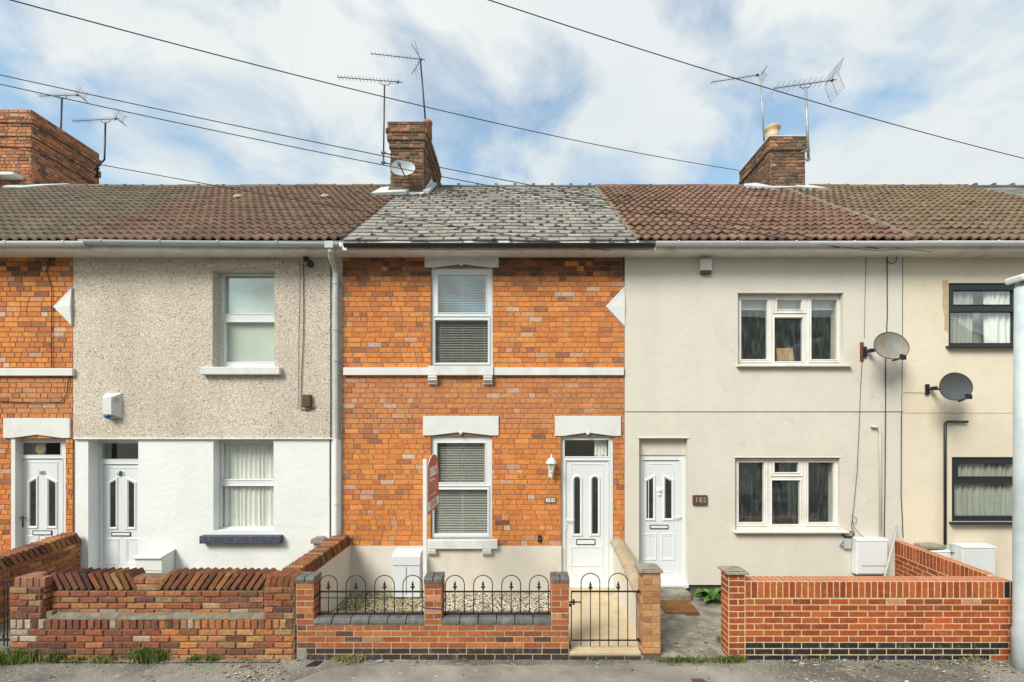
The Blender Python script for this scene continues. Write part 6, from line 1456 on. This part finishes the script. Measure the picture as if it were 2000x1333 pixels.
# ------------------------------------------------------------------ overhead wires and cables
def cable(label, pts, r=0.011, mat='wire', name='cable', cat='cable', sag=0.0, group=None, sub=14, wig=0.0, seed=0):
    P = [Vector(p) for p in pts]; out = []
    rng = random.Random(seed)
    for i in range(len(P) - 1):
        for k_ in range(sub):
            t = k_ / sub; q = P[i].lerp(P[i + 1], t); q.z -= sag * 4 * t * (1 - t)
            if wig: q.x += rng.uniform(-wig, wig)
            out.append(q)
    out.append(P[-1]); mb = MB(); mb.tube(out, r, 6)
    return tag(mb.build(name, mat, smooth=True), label, cat, group)
def wire(label, p0, Y0, p1, Y1, sag, r):
    return cable(label, [P3d(*p0, Y0), P3d(*p1, Y1)], r, name='overhead_wire', cat='wire', sag=sag, group='overhead telephone wires', sub=40)
wire('overhead wire from the upper left to the right chimney', (-90, -30), -2.2, (1444, 333), 5.2, 0.20, 0.0075)
wire('upper of two parallel overhead wires crossing the centre chimney', (-120, 120), -2.0, (1716, 486), -0.34, 0.085, 0.0055)
wire('lower of two parallel overhead wires crossing the centre chimney', (-120, 138), -2.0, (1640, 484), -0.34, 0.10, 0.0055)
wire('overhead wire crossing the upper right of the sky', (900, -18), -2.2, (2140, 343), 0.5, 0.12, 0.006)
wire('lowest overhead wire, crossing in front of the large left chimney', (-120, 262), -2.0, (1190, 490), -0.34, 0.05, 0.005)
def wcable(label, pts, Y=-0.02, r=0.0065, mat='wire', **k): return cable(label, [P3d(a, b, Y) for a, b in pts], r, mat, sub=5, group='cables on the house fronts', wig=0.002, **k)
wcable('black cable down the left brick wall beside the white diamond', [(100, 503), (90, 530), (101, 560), (101, 718)], -0.022, seed=1)
wcable('black cable looping under the string course above door 182', [(135, 736), (130, 770), (118, 786), (70, 787), (0, 784)], -0.022, seed=2)
wcable('black cable dropping to the brown box on the pebbledash', [(593, 515), (593, 640), (588, 760), (588, 800), (602, 802), (617, 795)], -0.016, seed=3, r=0.006)
wcable('thin grey cable left of the black one on the pebbledash', [(586, 510), (584, 640), (582, 800)], -0.012, seed=31, r=0.003)
wcable('black cable looped under the eaves at the top right of the brick front', [(1186, 500), (1186, 530), (1195, 543), (1213, 541), (1218, 530), (1219, 505)], -0.018, seed=4, r=0.003)
wcable('thin cable from the eaves to the rusty dish bracket', [(1692, 494), (1690, 560), (1688, 660)], -0.03, r=0.0035, seed=5, mat='brown_box')
wcable('pale cable running from dish bracket down to the coiled bundle', [(1684, 700), (1680, 780), (1679, 810), (1674, 920), (1668, 985), (1665, 1010), (1663, 1028)], -0.03, r=0.0045, seed=6, mat='brown_box')
wcable('long black cable down the pale render right of the meter box', [(1733, 496), (1733, 620), (1730, 700), (1729, 900), (1727, 1052)], -0.03, seed=7, r=0.007)
wcable('black cable down the joint between pale and yellow render', [(1775, 495), (1763, 505), (1762, 700), (1761, 800), (1760, 960), (1764, 1050)], -0.02, seed=8, r=0.006)
wcable('coil of spare black cable hanging under the eaves', [(1742 + 10 * cos(t), 506 + 9 * sin(t)) for t in [i * pi / 6 - 1.4 for i in range(13)]] + [(1733, 500)], -0.035, r=0.005, seed=9)
wcable('pale thin cable between the joint and the dark dish', [(1762, 766), (1790, 766), (1809, 768)], -0.02, r=0.004, mat='paleWire', seed=10)
wcable('black cable tied along the gutter near the house joint', [(1600, 477), (1690, 488), (1715, 490), (1760, 486), (1820, 492)], -0.48, r=0.004, seed=11)
T_ = [(1657 + (11 + 2 * (i % 5 == 0)) * cos(i * 1.05), 1044 + (4.5 + 0.2 * i % 3) * sin(i * 1.05)) for i in range(26)]
wcable('tangled bundle of black cable beside the tall white meter box', [(1663, 1028)] + T_ + [(1645, 1060), (1640, 1067), (1655, 1068)], -0.05, r=0.006, seed=12)
wcable('thin brown cable looping onto the top of the tall white meter box', [(1662, 1005), (1668, 1008), (1674, 1014), (1671, 1022), (1664, 1020), (1664, 1012), (1668, 1030), (1680, 1045), (1692, 1052)], -0.04, r=0.0035, mat='brown_box', seed=13)
wcable('black cable hanging down the new red brick wall near the lamp post', [(1901, 1255), (1903, 1268), (1902, 1282), (1899, 1288)], YF - 0.012, r=0.005, seed=14)
mb = MB(); boxpx(mb, 1650, 1663, 1053, 1072, -0.07, -0.008, -0.07); tag(mb.build('junction_box', 'gutter_grey', bevel=0.004), 'small grey box under the cable tangle', 'junction box')
# pipes
def pipe(label, pts, r, mat, Y=-0.045):
    mb = MB(); mb.tube([P3d(a, b, Y) for a, b in pts], r, 10); return tag(mb.build('pipe', mat, smooth=True), label, 'pipe')
pipe('black overflow pipe running down the cream yellow wall with bent top', [(1890, 824), (1850, 824), (1846, 827), (1846, 1064)], 0.021, 'gutter_black')
pipe('thin pale pipe with hooked top on the pale render', [(1702, 833), (1712, 834), (1717, 838), (1719, 850), (1720, 1053)], 0.020, 'render_grey')
mb = MB(); mb.tube([P3d(1752, 1028, -0.12), P3d(1747, 1052, -0.25), P3d(1727, 1130, -0.75)], [0.019, 0.016, 0.014], 10); tag(mb.build('pole', 'dish_grey', smooth=True), 'pale blue pole leaning between meter box and red side wall', 'pole')

# ------------------------------------------------------------------ small things on the ground
mb = MB(); rng = random.Random(6); n = 30; x0_, x1_, y0_, y1_ = wx(1290, -.5) - 0.05, 2.55, -0.93, -0.47
nx, ny = 60, 26; V = []
for j in range(ny + 1):
    for i in range(nx + 1):
        e = 0.006 if i in (0, nx) or j in (0, ny) else 0.0
        x = x0_ + (x1_ - x0_) * i / nx; y = y0_ + (y1_ - y0_) * j / ny; V.append((x, y, -0.108 + 0.055 * (y + 0.45) + 0.004 + (0 if e else rng.uniform(0, 0.008))))
mb.faces(V, [(j * (nx + 1) + i, j * (nx + 1) + i + 1, (j + 1) * (nx + 1) + i + 1, (j + 1) * (nx + 1) + i) for j in range(ny) for i in range(nx)])
mb.box(x0_, x1_, y0_, y1_, -0.20, -0.137)
tag(mb.build('doormat', 'mat'), 'worn brown coir doormat in front of the step of door 185', 'doormat')
T = thing('drain_cover', 'small square metal cover in the pavement near the bottom edge', 'cover', (wx(1362, -2.66), -2.66, ZP)); mb = MB(); Yc = -2.60
mb.prism([(wx(1350, Yc), -2.70), (wx(1381, Yc), -2.70), (wx(1374, Yc), -2.57), (wx(1349, Yc), -2.57)], ZP - 0.02, ZP + 0.005, 'z'); mb.build('cover', 'brown_box', T, bevel=0.002)
mb = MB(); mb.lathe([(0.008, 0), (0.008, 0.002)], (wx(1364, Yc), -2.64, ZP + 0.005), 8); mb.build('keyhole', 'black', T)
mb = MB(); mb.prism([(wx(603, -2.2), -2.28), (wx(623, -2.2), -2.28), (wx(628, -2.2), -2.16), (wx(612, -2.2), -2.15)], ZP - 0.02, ZP + 0.008, 'z'); tag(mb.build('slate_piece', 'gutter_black', bevel=0.002), 'dark slate fragment lying on the pavement below the left blue capped pier', 'slate fragment')
mb = MB(); mb.mbox(Matrix.Translation((wx(742, -2.17), -2.17, ZP + 0.012)) @ Matrix.Rotation(0.3, 4, 'Z') @ Matrix.Rotation(0.35, 4, 'X'), 0.07, 0.03, 0.006); tag(mb.build('wrapper', 'wrapper', bevel=0.002), 'crumpled blue wrapper on the pavement below the railings', 'litter')
for (a, b, y0_, lab) in ((869, 941, -1.75, 'grey slate slab lying on the gravel behind the right railing'), (803, 830, -1.78, 'corner of grey slab on the gravel left of the sign post')):
    mb = MB(); mb.box(wx(a, y0_), wx(b, y0_), y0_ - 0.12, y0_ + 0.12, -0.14, -0.105); tag(mb.build('slab', 'blue_brick', bevel=0.004), lab, 'slab')
for (px_, py_, Y, s) in ((1303, 1237, -1.75, 0.08), (1355, 1220, -1.3, 0.05)):
    pass

# ------------------------------------------------------------------ weeds
GR = [(4, (0.10, 0.16, 0.03)), (3, (0.14, 0.20, 0.04)), (2, (0.07, 0.11, 0.025)), (1.5, (0.24, 0.24, 0.08)), (0.8, (0.30, 0.24, 0.11))]
DRY = [(4, (0.30, 0.27, 0.11)), (3, (0.18, 0.20, 0.06)), (2, (0.36, 0.30, 0.16))]
DKG = [(4, (0.05, 0.12, 0.025)), (3, (0.08, 0.17, 0.03)), (2, (0.12, 0.22, 0.04))]
def tuft(label, x, y, z, sx, sy, h, n, seed, tab=GR, name='weed', leafy=0.35, lean=0.5, lw=0.004):
    rng = random.Random(seed); mb = MB()
    for _ in range(n):
        bx, by = x + rng.gauss(0, sx * 0.45), y + rng.gauss(0, sy * 0.4); by = min(by, YF - 0.015) if y < YF else by
        a = rng.uniform(0, 2 * pi); L_ = h * rng.uniform(0.4, 1.1); d = Vector((cos(a), sin(a) - 0.3, 0)) * lean * rng.uniform(0.2, 1.2); c = jitc(choose(rng, tab), rng, 0.25)
        w_ = lw * rng.uniform(0.6, 1.4); s_ = Vector((-sin(a), cos(a), 0))
        if rng.random() < 0.3: s_ = Vector((1, 0, 0))
        P0 = Vector((bx, by, z)); P1 = P0 + d * L_ * 0.35 + Vector((0, 0, L_ * 0.6)); P2 = P0 + d * L_ * 0.95 + Vector((0, 0, L_ * rng.uniform(0.7, 1.0)))
        mb.face([P0 - s_ * w_, P0 + s_ * w_, P1 + s_ * w_ * 0.8, P1 - s_ * w_ * 0.8], c); mb.face([P1 - s_ * w_ * 0.8, P1 + s_ * w_ * 0.8, P2], c)
        if rng.random() < leafy:
            for _k in range(rng.randint(2, 5)):
                t = rng.uniform(0.2, 1.0); q = P0.lerp(P2, t); b_ = rng.uniform(0, 6.28); ll = rng.uniform(0.010, 0.024); dd = Vector((cos(b_), sin(b_), rng.uniform(-0.3, 0.7))).normalized() * ll; ss = dd.cross(Vector((0, 0, 1))).normalized() * ll * 0.35
                mb.face([q, q + dd * 0.5 + ss, q + dd, q + dd * 0.5 - ss], jitc(c, rng, 0.25))
    return tag(mb.build(name, 'leaf'), label, 'weed', 'weeds along the walls')
Yw = YF - 0.05
wl = [(30, 0.34, 0.13, 0.20, 520, 'large grassy weed at the left end of the old wall', GR), (105, 0.12, 0.07, 0.14, 170, 'leafy weed clump second from the left at the old wall', GR), (150, 0.16, 0.07, 0.08, 150, 'low green growth under the left part of the old wall', GR),
      (205, 0.20, 0.07, 0.09, 260, 'pale flowering weeds at the foot of the old wall, left of the bushy one', DRY + GR), (290, 0.20, 0.08, 0.20, 650, 'tallest bushy weed against the old wall', GR), (378, 0.10, 0.05, 0.08, 110, 'small leafy weed right of the tallest weed', DKG), (415, 0.12, 0.05, 0.11, 130, 'loose weed clump nearest the right end of the old wall', GR),
      (684, 0.22, 0.06, 0.09, 260, 'flattened dry grass under the left railing', DRY), (1335, 0.30, 0.05, 0.07, 420, 'mossy grass at the edge of the concrete path', GR), (1412, 0.14, 0.05, 0.08, 200, 'dark grass at the corner pier of the new wall', GR), (1437, 0.12, 0.05, 0.10, 150, 'spiky grass in front of the new wall pier', GR)]
wl += [(60, 0.18, 0.05, 0.06, 140, 'thin low grass between the two left weed clumps', GR), (480, 0.12, 0.03, 0.05, 60, 'sparse weeds by the foot of the right end of the old wall', DRY),
       (900, 0.10, 0.02, 0.05, 50, 'tiny weeds in the joint below the right railing', DRY), (1600, 0.12, 0.02, 0.05, 50, 'tiny weeds at the foot of the middle of the new wall', DRY), (1900, 0.16, 0.03, 0.07, 90, 'dry weeds at the right foot of the new wall', DRY)]
for i, (p, sx, sy, h, n, lab, tb) in enumerate(wl): tuft(lab, wx(p, Yw), Yw, ZP, sx, sy, h, n, 100 + i, tb)
tuft('thin straggly weed in the crack of the concrete path', wx(1404, -1.7), -1.72, -0.21, 0.05, 0.2, 0.12, 50, 130, DRY)
tuft('short weed in the gate kerb joint', wx(1162, Yw), Yw + 0.02, ZP, 0.03, 0.02, 0.05, 20, 131, DKG)
def leafplant(label, x, y, z, n, L0, seed, tab=DKG, up=0.6):
    rng = random.Random(seed); mb = MB()
    for i in range(n):
        a = 2 * pi * i / n + rng.uniform(-0.3, 0.3); L_ = L0 * rng.uniform(0.6, 1.1); d = Vector((cos(a), sin(a) * 0.8, 0)); s_ = Vector((-sin(a), cos(a), 0)); c = jitc(choose(rng, tab), rng, 0.2); K = 7; el = rng.uniform(0.3, 1.0) * up
        pts = []
        for k_ in range(K + 1):
            t = k_ / K; p = Vector((x, y, z)) + d * L_ * t + Vector((0, 0, L_ * (el * t * 1.6 - el * 1.3 * t * t))); w_ = L_ * 0.20 * sin(pi * min(1, t * 0.9 + 0.08)) * (1.25 if k_ % 2 else 0.7); pts.append((p, w_))
        for k_ in range(K):
            (p, w0), (q, w1) = pts[k_], pts[k_ + 1]; u = Vector((0, 0, 0.25))
            mb.face([p, q, q + (s_ + u) * w1, p + (s_ + u) * w0], c); mb.face([q, p, p - (s_ - u) * w0, q - (s_ - u) * w1], jitc(c, rng, 0.12))
    return tag(mb.build('leafy_plant', 'leaf'), label, 'plant', 'leafy plants')
leafplant('bright green leafy plant in the corner beside the step of door 185', wx(1392, -.45), -0.42, -0.14, 36, 0.30, 51, up=1.3)
leafplant('leafy plant behind the new wall at the foot of the leaning pole', wx(1738, -.5), -0.45, -0.12, 34, 0.30, 52, [(3, (0.06, 0.13, 0.05)), (2, (0.10, 0.18, 0.07)), (1, (0.2, 0.26, 0.06))], up=1.6)
